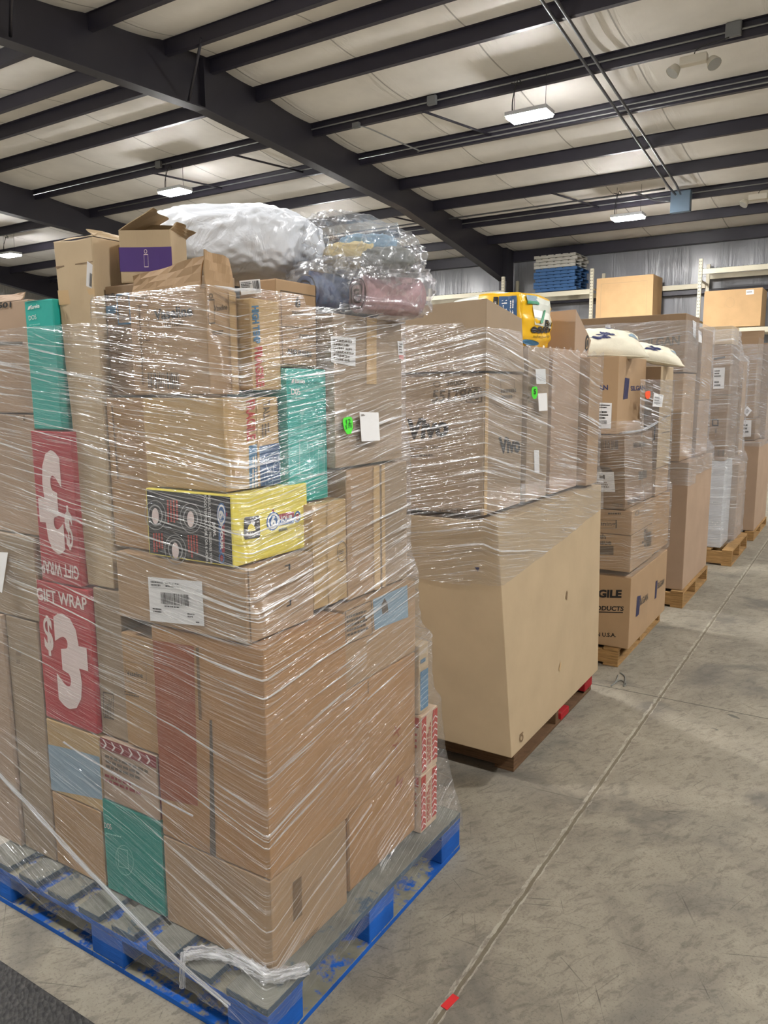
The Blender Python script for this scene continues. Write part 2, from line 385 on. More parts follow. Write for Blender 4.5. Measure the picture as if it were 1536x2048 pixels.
ALLBOX = {}
def carton(label, x0, x1, y0, y1, z0, z1, col='kraft', group=None, corners=None, tape=(), prints=(), labels=(), facecol=None, open_top=False, yaw=0, flaps=(), cat='cardboard box', name='cardboard_box', wrap=None, bulge=None, mat=None, crush=0):
    """a carton; corners: {(i,j,k):(dx,dy,dz)} shifts; i,j,k in 0/1"""
    c = V(((x0 + x1) / 2, (y0 + y1) / 2, z0)); hx, hy, h = (x1 - x0) / 2, (y1 - y0) / 2, z1 - z0
    rot = Matrix.Rotation(yaw, 3, 'Z')
    P = {}
    for i in (0, 1):
        for j in (0, 1):
            for k in (0, 1):
                d = V((corners or {}).get((i, j, k), (0, 0, 0)))
                P[i, j, k] = rot @ (V(((-hx, hx)[i], (-hy, hy)[j], h * k))) + d
    rr = random.Random(label); b = bulge if bulge is not None else rr.uniform(-.004, .0)
    faces = {'F': Face(P[0, 0, 0], P[1, 0, 0], P[1, 0, 1], P[0, 0, 1], b), 'R': Face(P[1, 0, 0], P[1, 1, 0], P[1, 1, 1], P[1, 0, 1], b),
             'B': Face(P[1, 1, 0], P[0, 1, 0], P[0, 1, 1], P[1, 1, 1], b), 'L': Face(P[0, 1, 0], P[0, 0, 0], P[0, 0, 1], P[0, 1, 1], b),
             'T': Face(P[0, 0, 1], P[1, 0, 1], P[1, 1, 1], P[0, 1, 1], min(b, 0)), 'D': Face(P[0, 1, 0], P[1, 1, 0], P[1, 0, 0], P[0, 0, 0], 0)}
    for F in faces.values(): F.off = c
    bm = bmesh.new(); M = Mats(mat or cardboard(KR[col]))
    fi = {}
    for k, F in faces.items():
        if open_top and k == 'T': continue
        n = 6; g = []
        for a in range(n + 1):
            g.append([bm.verts.new(F.S(q / n, a / n)) for q in range(n + 1)])
        mi = M(facecol[k]) if facecol and k in facecol else 0
        for a in range(n):
            for q in range(n):
                f = bm.faces.new((g[a][q], g[a][q + 1], g[a + 1][q + 1], g[a + 1][q])); f.material_index = mi
    bmesh.ops.remove_doubles(bm, verts=bm.verts, dist=.0004)
    if crush:
        for v in bm.verts:
            q = v.co + c
            v.co += V((mnoise.noise(q * 9), mnoise.noise(q * 9 + V((7, 0, 0))), mnoise.noise(q * 11 + V((0, 9, 0))))) * crush * min(1, max(0, (v.co.z / h - .2) * 1.6))
    bev = [e for e in bm.edges if len(e.link_faces) == 2 and e.calc_face_angle(0) > .8]
    bmesh.ops.bevel(bm, geom=bev, offset=min(.004, h * .05), segments=2, affect='EDGES', profile=.6)
    if open_top:   # a thin inner wall so that the open carton has thickness
        t = .006
        for k in 'FRBL':
            F = faces[k]; qs = [F.S(u, v, -t) for u, v in ((0.01, .02), (.99, .02), (.99, 1), (.01, 1))]
            quad(bm, qs[::-1], 0)
            quad(bm, [F.S(0, 1), F.S(1, 1), F.S(.99, 1, -t), F.S(.01, 1, -t)], 0)
        quad(bm, [P[i, j, 0] * .97 + V((0, 0, .02)) for i, j in ((0, 0), (1, 0), (1, 1), (0, 1))])
    # pattern: prints
    apply_prints(bm, faces, prints, M)
    bmesh.ops.recalc_face_normals(bm, faces=[f for f in bm.faces if f.material_index == 0 and not open_top])
    o = link(name, bm, M.l, None, c)
    tag(o, label, cat, group)
    for tp in tape:   # ('T','x'|'y', pos, drop) along the top with drops ; or (face,u0,u1,v0,v1)
        tb = bmesh.new(); w = .05
        if tp[0] == 'T':
            _, ax, pos, drop = tp
            L, Wd = (2 * hx, 2 * hy) if ax == 'x' else (2 * hy, 2 * hx); hw = w / 2 / Wd
            uv = (lambda s, t: (s, t)) if ax == 'x' else (lambda s, t: (t, s))
            if not open_top: put_quad(tb, faces['T'], [uv(0, pos - hw), uv(1, pos - hw), uv(1, pos + hw), uv(0, pos + hw)], 0, .002)
            fs = ('R', 'L') if ax == 'x' else ('F', 'B')
            for fk in fs:
                p_ = pos if fk in 'RF' else 1 - pos
                put_quad(tb, faces[fk], [(p_ - hw, 1 - drop / h), (p_ + hw, 1 - drop / h), (p_ + hw, 1), (p_ - hw, 1)], 0, .0022)
        else:
            fk, u0, u1, v0, v1 = tp
            put_quad(tb, faces[fk], [(u0, v0), (u1, v0), (u1, v1), (u0, v1)], 0, .002)
        link('packing_tape', tb, tape_mat(), o)
    for lb in labels: # (face, p4 corners, lettering list[, name[, mat]])
        fk, p4, pr = lb[:3]; nm = lb[3] if len(lb) > 3 else 'shipping_label'
        lbm = bmesh.new(); LM = Mats(lb[4] if len(lb) > 4 else paper_mat()); F = faces[fk]
        cs = [F.uv(*q) if q[0] != 'uv' else q[1:] for q in p4]
        put_quad(lbm, F, cs, 0, .0024)
        pts = [F.S(*q, .0024) for q in cs]; LF = Face(*pts, 0); LF.off = c
        apply_prints(lbm, {fk: LF}, pr, LM)
        link(nm, lbm, LM.l, o)
    for fl in flaps:  # (edge face, height, lean angle(rad outwards), u0,u1, side shear)
        fk, hgt, lean, u0, u1 = fl[:5]; sh = fl[5] if len(fl) > 5 else 0; tw = fl[6] if len(fl) > 6 else 0
        F = faces[fk]; fb = bmesh.new(); up = V((0, 0, 1)); d = (up * math.cos(lean) + F.N * math.sin(lean))
        A, B = F.S(u0, 1), F.S(u1, 1); n = 8; th = .004; rows = []
        ud = (B - A).normalized()
        for side in (0, 1):
            g = []
            for j in range(5):
                g.append([])
                for i in range(n + 1):
                    s, t = i / n, j / 4
                    hh = hgt * (1 + tw * (s - .5)) 
                    p = A.lerp(B, s) + d * hh * t + ud * sh * t + F.N * (.006 * math.sin(s * 9 + t * 4 + hgt * 50) * t - side * th)
                    g[-1].append(fb.verts.new(p))
            rows.append(g)
            for j in range(4):
                for i in range(n):
                    q = (g[j][i], g[j][i + 1], g[j + 1][i + 1], g[j + 1][i]); fb.faces.new(q if side == 0 else q[::-1])
        a, b2 = rows
        for i in range(n): fb.faces.new((a[4][i], a[4][i + 1], b2[4][i + 1], b2[4][i])); 
        for j in range(4):
            fb.faces.new((a[j][0], b2[j][0], b2[j + 1][0], a[j + 1][0])); fb.faces.new((a[j][n], a[j + 1][n], b2[j + 1][n], b2[j][n]))
        link('flap', fb, cardboard(KR[col]), o)
    if wrap: ALLBOX.setdefault(wrap, []).append([c + P[k] for k in P])
    return o, faces

# ------------------------------------------------------------------ stretch film
def hull2(pts):
    pts = sorted(set(pts))
    if len(pts) < 3: return pts
    def half(ps):
        h = []
        for p in ps:
            while len(h) >= 2 and (h[-1][0] - h[-2][0]) * (p[1] - h[-2][1]) - (h[-1][1] - h[-2][1]) * (p[0] - h[-2][0]) <= 0: h.pop()
            h.append(p)
        return h
    a, b = half(pts), half(pts[::-1]); return a[:-1] + b[:-1]
def film(label, key, zlo, zhi, mat, off=.012, extra=(), rows=90, n=300, corner=None, k=.15, kb=None, wob=.004, win=.05, group='stretch wraps around the pallet loads', zbase=None):
    """zlo/zhi: functions of the ring direction (x,y unit) or numbers; extra: function z -> list of (x,y)"""
    boxes = ALLBOX[key]
    allp = [p for b in boxes for p in b]
    cx = (min(p.x for p in allp) + max(p.x for p in allp)) / 2; cy = (min(p.y for p in allp) + max(p.y for p in allp)) / 2
    zmin = zlo if zbase is None else zbase
    zs = [zmin + (max(p.z for p in allp) - zmin) * i / 89 for i in range(90)]
    ang = [2 * math.pi * i / n for i in range(n)]
    rad = []
    for z in zs:
        pts = []
        for b in boxes:
            lo, hi = min(p.z for p in b), max(p.z for p in b)
            if lo - win <= z <= hi + win:
                lo4 = sorted(b, key=lambda p: p.z)
                f = min(1, max(0, (z - lo) / max(hi - lo, 1e-6)))
                # corners pair up bottom/top in construction order
                for i in range(0, 8, 2):
                    q = b[i].lerp(b[i + 1], f)
                    for a in range(8): pts.append((round(q.x + off * math.cos(a * math.pi / 4), 5), round(q.y + off * math.sin(a * math.pi / 4), 5)))
        for ex in (extra(z) if extra else ()): pts.append(ex)
        hp = hull2(pts); rr = []
        for a in ang:
            d = (math.cos(a), math.sin(a)); best = 0
            for p, q in zip(hp, hp[1:] + hp[:1]):
                ex, ey = q[0] - p[0], q[1] - p[1]; den = d[0] * ey - d[1] * ex
                if abs(den) < 1e-12: continue
                t = ((p[0] - cx) * ey - (p[1] - cy) * ex) / den; s = ((p[0] - cx) * d[1] - (p[1] - cy) * d[0]) / den
                if t > 0 and -1e-6 <= s <= 1 + 1e-6: best = max(best, t)
            rr.append(best)
        rad.append(rr)
    def sm(w, op):
        out = []
        for i in range(len(rad)):
            ws = rad[max(0, i - w):i + w + 1]; out.append([op([r[a] for r in ws]) for a in range(n)])
        return out
    rad = sm(2, max); rad = sm(2, lambda l: sum(l) / len(l))
    def rr_at(ai, z):
        f = (z - zs[0]) / (zs[-1] - zs[0]) * 89; f = min(88.999, max(0, f)); i = int(f); t = f - i
        return rad[i][ai] * (1 - t) + rad[i + 1][ai] * t
    # arc length
    mid = [(cx + rad[45][a] * math.cos(ang[a]), cy + rad[45][a] * math.sin(ang[a])) for a in range(n)]
    arc = [0]
    for a in range(n): arc.append(arc[-1] + math.dist(mid[a], mid[(a + 1) % n]))
    ca = None
    if corner: ca = min(range(n), key=lambda a: math.dist(mid[a], corner))
    bm = bmesh.new(); uvl = bm.loops.layers.uv.new('UVMap'); grid = []; uvs = []
    sd = random.Random(label).uniform(0, 50)
    for r in range(rows + 1):
        row = []; ur = []
        for a in range(n):
            d = (math.cos(ang[a]), math.sin(ang[a]))
            zl = zlo(mid[a], a) if callable(zlo) else zlo; zh = zhi(mid[a], a) if callable(zhi) else zhi
            t = r / rows; z = zl + (zh - zl) * t
            rd = rr_at(a, z)
            u = arc[a]; w = abs(arc[a] - arc[ca]) if ca is not None else 0
            w = min(w, arc[-1] - w)
            kk = k if kb is None else kb + (k - kb) * min(1, max(0, (z - zmin) / .9))
            vv = z - kk * w
            q = V((u * 2.2 + sd, vv * 26, sd))
            rd += wob * (abs(mnoise.noise(q)) * 1.0 + .6 * abs(mnoise.noise(V((u * 5, vv * 60, sd + 4)))))
            if r == rows: rd -= .004
            row.append(bm.verts.new((cx + rd * d[0], cy + rd * d[1], z + .004 * mnoise.noise(V((u * 7, z * 3, sd)))))); ur.append((u, vv))
        grid.append(row); uvs.append(ur)
    for r in range(rows):
        for a in range(n):
            b = (a + 1) % n
            f = bm.faces.new((grid[r][a], grid[r][b], grid[r + 1][b], grid[r + 1][a])); f.smooth = True
            ub = [uvs[r][a], uvs[r][b], uvs[r + 1][b], uvs[r + 1][a]]
            if b == 0: ub = [ub[0], (arc[n], ub[1][1]), (arc[n], ub[2][1]), ub[3]]
            for l, q in zip(f.loops, ub): l[uvl].uv = (q[0] + sd, q[1])
    bvh = BVHTree.FromBMesh(bm)
    o = link('stretch_wrap', bm, mat); tag(o, label, 'stretch wrap', group)
    return o, bvh
def on_film(bvh, px, py, e=.003):
    d = ray(px, py).normalized(); h = bvh.ray_cast(EYE, d)
    return None if h[0] is None else h[0] - d * e
def sticker(parent, bvh, name, px4, mat, label=None, prints=(), e=.005, rounded=False):
    pts = [on_film(bvh, *q, e) for q in px4]
    if any(p is None for p in pts): return None
    if rounded:
        a, b, c, d = pts; ctr = (a + b + c + d) / 4; cs = []
        F = Face(a, b, c, d, 0); bm = bmesh.new(); n = 20
        vs = []
        for i in range(n):
            th = 2 * math.pi * i / n; cu, su = math.cos(th), math.sin(th)
            g = lambda v: math.copysign(abs(v) ** .55, v)
            vs.append(bm.verts.new(F.S(.5 + .5 * g(cu), .5 + .5 * g(su) * (1.25 if su < 0 and abs(cu) < .4 else 1))))
        f = bm.faces.new(vs)
    else:
        F = Face(*pts, 0); bm = bmesh.new(); put_quad(bm, F, [(0, 0), (1, 0), (1, 1), (0, 1)], 0, .0)
    M = Mats(mat); apply_prints(bm, {'F': F}, prints, M)
    o = link(name, bm, M.l, parent)
    if label: o['label'] = label
    return o

# ================================================================== THE BUILDING
X0, X1, YN, YF, RIDGE = -27.5, 12.0, -3.0, 21.2, 9.1
def roof_z(y): return 6.702 - .1 * abs(y - RIDGE)

def floor_mat():
    t = NT('concrete_floor'); co = t.coord(); sep = t.n('ShaderNodeSeparateXYZ'); t.t.links.new(co, sep.inputs[0]); X, Y = sep.outputs[0], sep.outputs[1]
    big = t.noise(co, .55, 4, .6, .6); mid = t.noise(co, 3.2, 5, .65, .8); fine = t.noise(co, 26, 5, .75); grit = t.noise(co, 120, 3, .7)
    col = t.mixc(t.ramp(big, (.3, 0.), (.7, 1.)), lin((112, 106, 95)), lin((144, 136, 121)))
    col = t.mixc(t.ramp(mid, (.35, .0), (.75, .75)), col, lin((166, 158, 141)))
    col = t.mixc(t.math('MULTIPLY', t.ramp(t.noise(t.mapping(co, (34, 13, 1), (0, 0, .5)), 1, 5, .75, .6), (.50, 0.), (.64, 1.)), .5), col, lin((84, 77, 68)))
    col = t.mixc(t.math('MULTIPLY', t.ramp(grit, (.54, 0.), (.66, 1.)), .45), col, lin((84, 78, 70)))
    # dark worn patches
    p = t.noise(co, 2.1, 4, .55, .7); col = t.mixc(t.math('MULTIPLY', t.ramp(p, (.54, 0.), (.68, 1.)), .6), col, lin((82, 80, 76)))
    p2 = t.noise(t.mapping(co, (1, 1.6, 1)), 4.7, 3, .6, .3); col = t.mixc(t.math('MULTIPLY', t.ramp(p2, (.72, 0.), (.75, 1.)), .75), col, lin((62, 62, 62)))
    # scratches in several directions
    for ang, sc, th in ((.35, 1., .66), (-.5, 1.3, .67), (1.15, .9, .67), (2.2, 1.2, .67), (1.5, .8, .66)):
        s = t.noise(t.mapping(co, (95 * sc, 2.2 * sc, 1), (0, 0, ang)), 1, 3, .6, .35)
        k = t.noise(t.mapping(co, (1, 1, 1), (0, 0, ang)), 2.3, 2, .5)
        col = t.mixc(t.math('MULTIPLY', t.math('MULTIPLY', t.ramp(s, (th, 0.), (th + .035, 1.)), t.ramp(k, (.42, 0.), (.58, 1.))), .75), col, lin((66, 61, 55)))
    # saw-cut joints: along the row and across it
    wob = t.math('MULTIPLY', t.math('SUBTRACT', t.noise(t.mapping(co, (0, 9, 0)), 1, 3), .5), .010)
    dx = t.math('ABSOLUTE', t.math('ADD', t.math('ADD', X, .853), wob))
    edge = t.noise(t.mapping(co, (20, 8, 1)), 2.5, 3, .6)
    lw = t.math('ADD', .004, t.math('MULTIPLY', edge, .022))
    lite = t.math('LESS_THAN', dx, lw)
    lite = t.math('MULTIPLY', lite, t.ramp(t.noise(t.mapping(co, (60, 14, 1)), 1, 3, .7), (.42, .1), (.56, 1.)))
    col = t.mixc(t.math('MULTIPLY', lite, .7), col, lin((176, 170, 156)))
    dx2 = t.math('ABSOLUTE', t.math('ADD', t.math('ADD', X, .849), wob))
    col = t.mixc(t.math('MULTIPLY', t.math('LESS_THAN', dx2, t.math('ADD', .002, t.math('MULTIPLY', edge, .008))), .85), col, lin((98, 88, 70)))
    for j in (4.105, 8.02, 11.95):
        dy = t.math('ABSOLUTE', t.math('SUBTRACT', t.math('ADD', Y, t.math('MULTIPLY', wob, .3)), j))
        col = t.mixc(t.math('MULTIPLY', t.math('LESS_THAN', dy, .0035), .9), col, lin((40, 36, 30)))
    t.pbsdf(col, t.math('ADD', .42, t.math('MULTIPLY', fine, .35)), 0, .45, t.math('ADD', mid, t.math('MULTIPLY', fine, .5)), .12, .006)
    return t.m
fl = bmesh.new(); bx(fl, X0, X1, YN, YF, -.1, 0)
struct(link('floor', fl, floor_mat()), 'worn grey concrete warehouse floor with saw-cut joints and scuffs')

def vinyl_mat(name, rgb, seam, axis, rough=.42, line=.65):
    t = NT(name); co = t.coord(); sep = t.n('ShaderNodeSeparateXYZ'); t.t.links.new(co, sep.inputs[0])
    n = t.noise(co, 1.2, 4); w = t.noise(t.mapping(co, (9, .7, .7) if axis == 0 else (.7, 9, .7)), 1, 4, .6, .4)
    c = lin(rgb); dk = tuple(v * .86 for v in c[:3]) + (1,)
    col = t.mixc(t.ramp(n, (.3, 0.), (.7, 1.)), dk, c)
    a = sep.outputs[axis]
    fr = t.math('FRACT', t.math('ADD', t.math('DIVIDE', a, seam), 40.31)); d = t.math('MULTIPLY', t.math('ABSOLUTE', t.math('SUBTRACT', fr, .5)), seam)
    col = t.mixc(t.math('MULTIPLY', t.math('LESS_THAN', d, .012), line), col, lin(tuple(v * .5 for v in rgb)))
    near = t.math('SUBTRACT', 1.0, t.math('MULTIPLY', d, 3.2), True)
    t.pbsdf(col, rough, 0, .5, t.math('MULTIPLY', w, t.math('ADD', .25, near)), .5, .06)
    return t.m
roof_m = vinyl_mat('roof_vinyl', (236, 234, 229), 1.83, 0, .58)
far_webs = [10.361 + 1.524 * k for k in range(7)]
near_webs = [8.42, 7.12, 5.6, 4.08, 2.55, 1.03, -.5, -2.0]
stops = [YN] + sorted(near_webs) + [9.32] + far_webs + [YF]
rb = bmesh.new(); rows = []
ysamp = []
for a, b in zip(stops, stops[1:]):
    for i in range(6):
        s = i / 6; ysamp.append((a + (b - a) * s, .055 * 4 * s * (1 - s) * min(1, (b - a) / 1.4)))
ysamp.append((YF, 0))
for y, sag in ysamp:
    rows.append([rb.verts.new((x, y, roof_z(y) - sag)) for x in (X0, -17.4, -9.02, -.64, 7.74, X1)])
for A, B in zip(rows, rows[1:]):
    for i in range(5):
        f = rb.faces.new((A[i], B[i], B[i + 1], A[i + 1])); f.smooth = True
struct(link('ceiling', rb, roof_m), 'white faced roof insulation sagging between dark purlins')

wall_m = vinyl_mat('wall_vinyl', (148, 150, 156), .9, 0, .26, .2)
wall_side_m = vinyl_mat('wall_vinyl_side', (206, 206, 204), .9, 1, .4, .25)
steel = plain('dark_steel', (46, 44, 56), .42, 0, .5, .15, 3)
steel_r = plain('dark_steel_frame', (44, 42, 50), .45, 0, .5, .15, 3)
struct(link('wall_far', boxbm(X0, X1, YF, YF + .12, 0, roof_z(YF) + .02), wall_m), 'far wall lined with shiny grey insulation facing')
for nm, x in (('wall_left', X0 - .12), ('wall_right', X1)):
    b = bmesh.new()
    pr = [(YN, 0), (YF, 0), (YF, roof_z(YF)), (RIDGE, roof_z(RIDGE)), (YN, roof_z(YN))]
    A = [b.verts.new((x, y, z)) for y, z in pr]; B = [b.verts.new((x + .12, y, z)) for y, z in pr]
    b.faces.new(A[::-1]); b.faces.new(B)
    for i in range(5): b.faces.new((A[i], A[(i + 1) % 5], B[(i + 1) % 5], B[i]))
    struct(link(nm, b, wall_side_m))
struct(link('wall_near', boxbm(X0, X1, YN - .12, YN, 0, roof_z(YN) + .02), wall_side_m))
for i, z in enumerate((2.1, 4.02)):
    struct(link('trim_%d' % (i + 1), boxbm(X0, X1, YF - .21, YF - .01, z - .05, z + .05), steel), 'dark wall girt along the far wall')

# purlins
def purlin(y, first=True):
    s = 1 if y > RIDGE else -1; zt = roof_z(y); zb = zt - .205
    b = bmesh.new()
    prof = [(y, zt), (y - .07, zt), (y - .07, zt - .006), (y - .005, zt - .006), (y - .005, zb + .006), (y - .005, zb), (y + .07, zb - .004), (y + .07, zb + .012), (y + .003, zb + .010), (y, zb + .02)]
    A = [b.verts.new((X0, a, z)) for a, z in prof]; B = [b.verts.new((X1, a, z)) for a, z in prof]
    for i in range(len(prof)): b.faces.new((A[i], A[(i + 1) % len(prof)], B[(i + 1) % len(prof)], B[i]))
    b.faces.new(A[::-1]); b.faces.new(B)
    struct(link('roof_purlin', b, steel), 'dark steel roof purlin under the white insulation')
for y in near_webs + [9.32] + far_webs: purlin(y)
struct(link('eave_strut', boxbm(X0, X1, YF - .22, YF - .005, roof_z(YF) - .30, roof_z(YF) - .02), steel), 'dark eave strut along the top of the far wall')
# rafters: tapered I sections with stiffener and braces
prof_bot = [(YN, 5.2), (0, 5.45), (6.4, 5.78), (9.1, 5.90), (12.5, 5.70), (15, 5.55), (17.3, 5.20), (19.04, 4.91), (20.6, 4.62)]
for xr in (-25.8, -17.4, -9.02, -.64, 7.74):
    b = bmesh.new(); t = .006
    for (ya, za), (yb, zb) in zip(prof_bot, prof_bot[1:]):
        for xa, xb, lo, hi in ((xr - t, xr + t, 0, None), (xr - .11, xr + .11, -.018, 0)):
            ta = roof_z(ya) - .01 if hi is None else za + hi; tb = roof_z(yb) - .01 if hi is None else zb + hi
            vs = [b.verts.new(p) for p in ((xa, ya, za + lo), (xb, ya, za + lo), (xb, yb, zb + lo), (xa, yb, zb + lo), (xa, ya, ta), (xb, ya, ta), (xb, yb, tb), (xa, yb, tb))]
            for q in ((3, 2, 1, 0), (4, 5, 6, 7), (0, 1, 5, 4), (1, 2, 6, 5), (2, 3, 7, 6), (3, 0, 4, 7)): b.faces.new([vs[i] for i in q])
    for ys in (9.1,):
        zb = 5.90
        bx(b, xr - .10, xr + .10, ys - .008, ys + .008, zb, roof_z(ys) - .1)
    ra = link('roof_rafter', b, steel_r); struct(ra, 'dark tapered steel rafter running to the far wall')
    for ys, sx in ((8.42, 1), (8.42, -1), (5.6, 1), (5.6, -1)):
        bb = bmesh.new(); zb = 5.90 - .034 * (9.1 - ys)
        tube(bb, [(xr + sx * .08, ys + .35, zb + .02), (xr + sx * .75, ys - .01, roof_z(ys) - .15)], .022, 6)
        link('flange_brace', bb, steel_r, ra)
    struct(link('wall_column', boxbm(xr - .11, xr + .11, 20.5, 21.0, 0, 5.62), steel_r), 'dark steel column at the far wall')
# girt-to-purlin sag straps (thin dark bars crossing between purlins)
def bar(name, pts, r, mat, label, cat, group=None, seg=6, kind=None):
    b = bmesh.new(); tube(b, pts, r, seg); o = link(name, b, mat)
    if kind: struct(o, label)
    else: tag(o, label, cat, group)
    return o
for (xa, ya, xb, yb) in ((-6.72, 11.885, -6.18, 13.409), (-6.15, 16.457, -5.6, 17.981), (-13.3, 11.885, -12.75, 13.409), (-10.15, 16.457, -9.6, 17.981), (-11.0, 11.885, -10.45, 13.409)):
    bar('purlin_strap', [(xa, ya, roof_z(ya) - .2), (xb, yb, roof_z(yb) - .12)], .02, steel, 'dark diagonal strap between two roof purlins', 'strap', kind='structure')

# conduits and boxes under the roof
galv = plain('galvanised_conduit', (150, 152, 152), .38, .6, .5)
galv_d = plain('dark_conduit', (96, 98, 102), .4, .5, .5)
def yz(y, dz): return (y, roof_z(y) - dz)
cond = 'electrical conduits under the roof'
def conduit(label, pts, r=.013, m=None): return bar('electrical_conduit', pts, r, m or galv, label, 'conduit', cond, 8)
k1, k2, k5 = far_webs[1] - .03, far_webs[2] - .03, far_webs[5] - .03
conduit('long pale conduit along the purlin just before the two nearest bright lamps', [(X0 + .3, k1, roof_z(k1) - .10), (X1 - .3, k1, roof_z(k1) - .10)])
conduit('upper of two conduits along the purlin just behind the nearest bright lamp', [(-17.0, k2, roof_z(k2) - .09), (X1 - .3, k2, roof_z(k2) - .09)])
conduit('lower of two conduits behind the nearest lamp, bending up to a junction box', smoothpts([(X1 - .3, k2 - .01, roof_z(k2) - .17), (-4.5, k2 - .01, roof_z(k2) - .17), (-7.4, k2 - .01, roof_z(k2) - .17), (-7.62, k2 - .12, roof_z(k2) - .17), (-7.9, k1 + .25, roof_z(k1) - .22), (-8.0, k1 + .03, roof_z(k1) - .21)], 5))
conduit('conduit along the purlin beside the far lamp and blue junction box', [(X0 + .3, k5, roof_z(k5) - .10), (X1 - .3, k5, roof_z(k5) - .10)])
conduit('dark conduit arching to the left side of the blue junction box', smoothpts([(-17.0, 17.25, roof_z(17.25) - .17), (-5.0, 17.25, roof_z(17.25) - .17), (-4.6, 17.3, roof_z(17.3) - .17), (-4.25, 17.5, roof_z(17.4) - .30), (-3.95, 17.55, roof_z(17.5) - .34)], 5), .02, galv_d)
for dx, lab in ((-.10, 'left conduit of the pair crossing the purlins down to the blue box'), (.06, 'right conduit of the pair crossing the purlins down to the blue box')):
    conduit(lab, [(-3.76 + dx, y, roof_z(y) - .235) for y in (6, 9.1, 12, 15, 16.9)] + [(-3.74 + dx * .6, 17.35, roof_z(17.4) - .28)], .022, galv_d)
def jbox(label, x, y, z, w, h, d, m):
    e = empty('junction_box', (x, y, z))
    link('housing', boxbm(-w / 2, w / 2, -d / 2, d / 2, -h / 2, h / 2, bev=.008), m, e)
    link('cover', boxbm(-w / 2 + .012, w / 2 - .012, -d / 2 - .006, -d / 2, -h / 2 + .012, h / 2 - .012), m, e)
    tag(e, label, 'junction box', 'junction boxes under the roof'); return e
jg = plain('junction_grey', (120, 122, 124), .5, .3)
jbox('blue grey electrical box where the pair of conduits ends', -3.74, 17.62, roof_z(17.6) - .36, .40, .42, .16, plain('blue_grey_box', (84, 102, 118), .45))
jbox('small grey junction box on the conduit left of the nearest lamp', -6.5, k1 - .04, roof_z(k1) - .10, .16, .14, .07, jg)
jbox('small grey junction box at the end of the bent conduit beside the rafter', -8.02, k1 - .02, roof_z(k1) - .21, .14, .09, .07, jg)
jbox('grey junction box on the conduit above the nearer twin emergency light', -1.95, k1 - .04, roof_z(k1) - .10, .20, .18, .07, jg)
jbox('small grey junction box above the lamp behind the purple banded box', -13.0, k1 - .04, roof_z(k1) - .10, .15, .13, .07, jg)

# LED fixtures
LED = emit_mat(205)
hous = plain('lamp_housing', (200, 202, 204), .4, .2)
dark_cord = plain('black_cord', (40, 40, 42), .5)
def fixture(label, x, y, z, w=.66, d=.36, group=None):
    e = empty('high_bay_light', (x, y, z))
    tag(e, label, 'ceiling light', group)
    link('housing', boxbm(-w / 2, w / 2, -d / 2, d / 2, .012, .075, bev=.01), hous, e)
    for s in (-1, 1): 
        link('led_panel', boxbm(-w / 2 + .02, w / 2 - .02, min(s * .015, s * (d / 2 - .015)), max(s * .015, s * (d / 2 - .015)), -.02, .0118, bev=.005), LED, e)
    zr = roof_z(y) - z - .1
    for sx in (-1, 1):
        b = bmesh.new(); tube(b, [(sx * w * .38, 0, .07), (sx * w * .38, .01, zr)], .004, 5); link('suspension_wire', b, dark_cord, e)
    b = bmesh.new(); tube(b, smoothpts([(-w * .42, 0, .07), (-w * .43, .02, .3), (-w * .36, .1, zr - .06), (-w * .30, .12, zr - .12), (-w * .55, .13, zr - .07)], 6), .009, 6)
    link('power_cord', b, dark_cord, e)
    return e
fixture('nearest blazing LED lamp, right of the big rafter under two conduits', -4.72, 11.62, 5.70)
fixture('far blazing LED lamp on the right, below the blue junction box', -4.66, 17.0, 5.17)
fixture('bright LED lamp hanging above the purple banded box', -12.48, 11.74, 5.69)
fixture('bright LED lamp at the left edge above the carton marked 8501', -21.2, 13.55, 5.52)
for x, y in ((-12.4, 17.0), (3.1, 11.7), (3.1, 17.0), (-12.4, 5.9), (-4.7, 5.9), (3.1, 5.9), (-4.7, .3), (3.1, .3), (-20.2, 5.9)):  # unseen lamps on the assumed grid; the near right one added to brighten right faces
    fixture('LED high bay lamp hanging elsewhere in the hall, outside the picture', x, y, roof_z(y) - .78, group='high bay lamps out of the picture')

# twin head emergency lights
cream = plain('cream_plastic', (206, 200, 184), .5); lens = plain('grey_lens', (150, 150, 146), .2, 0, .7)
def emergency(label, x, y, z):
    e = empty('emergency_light', (x, y, z)); tag(e, label, 'emergency light', 'twin head emergency lights')
    link('battery_case', boxbm(-.17, .17, -.06, .06, -.05, .06, bev=.02), cream, e)
    for s in (-1, 1):
        b = bmesh.new(); ax = V((s * .45, -.35, -.75)).normalized(); q = ax.to_track_quat('Z', 'Y').to_matrix(); o = V((s * .24, 0, -.07))
        rings = []
        for rr, zz in ((.03, -.07), (.06, -.05), (.085, .02), (.09, .05)):
            rings.append([b.verts.new(o + q @ V((rr * math.cos(k * math.pi / 8), rr * math.sin(k * math.pi / 8), zz))) for k in range(16)])
        for A, B in zip(rings, rings[1:]):
            for k in range(16): b.faces.new((A[k], A[(k + 1) % 16], B[(k + 1) % 16], B[k])).smooth = True
        b.faces.new(rings[0][::-1]); h = link('lamp_head', b, cream, e)
        b = bmesh.new(); b.faces.new([b.verts.new(o + q @ V((.088 * math.cos(k * math.pi / 8), .088 * math.sin(k * math.pi / 8), .045))) for k in range(16)]); link('lens', b, lens, h)
    b = bmesh.new(); tube(b, smoothpts([(0, 0, .06), (.03, .0, .12), (.15, .06, .18), (.4, .1, .22)], 5), .007, 6); link('power_cord', b, dark_cord, e)
emergency('twin head emergency light nearest the top right corner', -2.33, 11.3, roof_z(11.3) - .62)
emergency('twin head emergency light farther back, right of the blue box', -2.2, 17.1, roof_z(17.1) - .62)

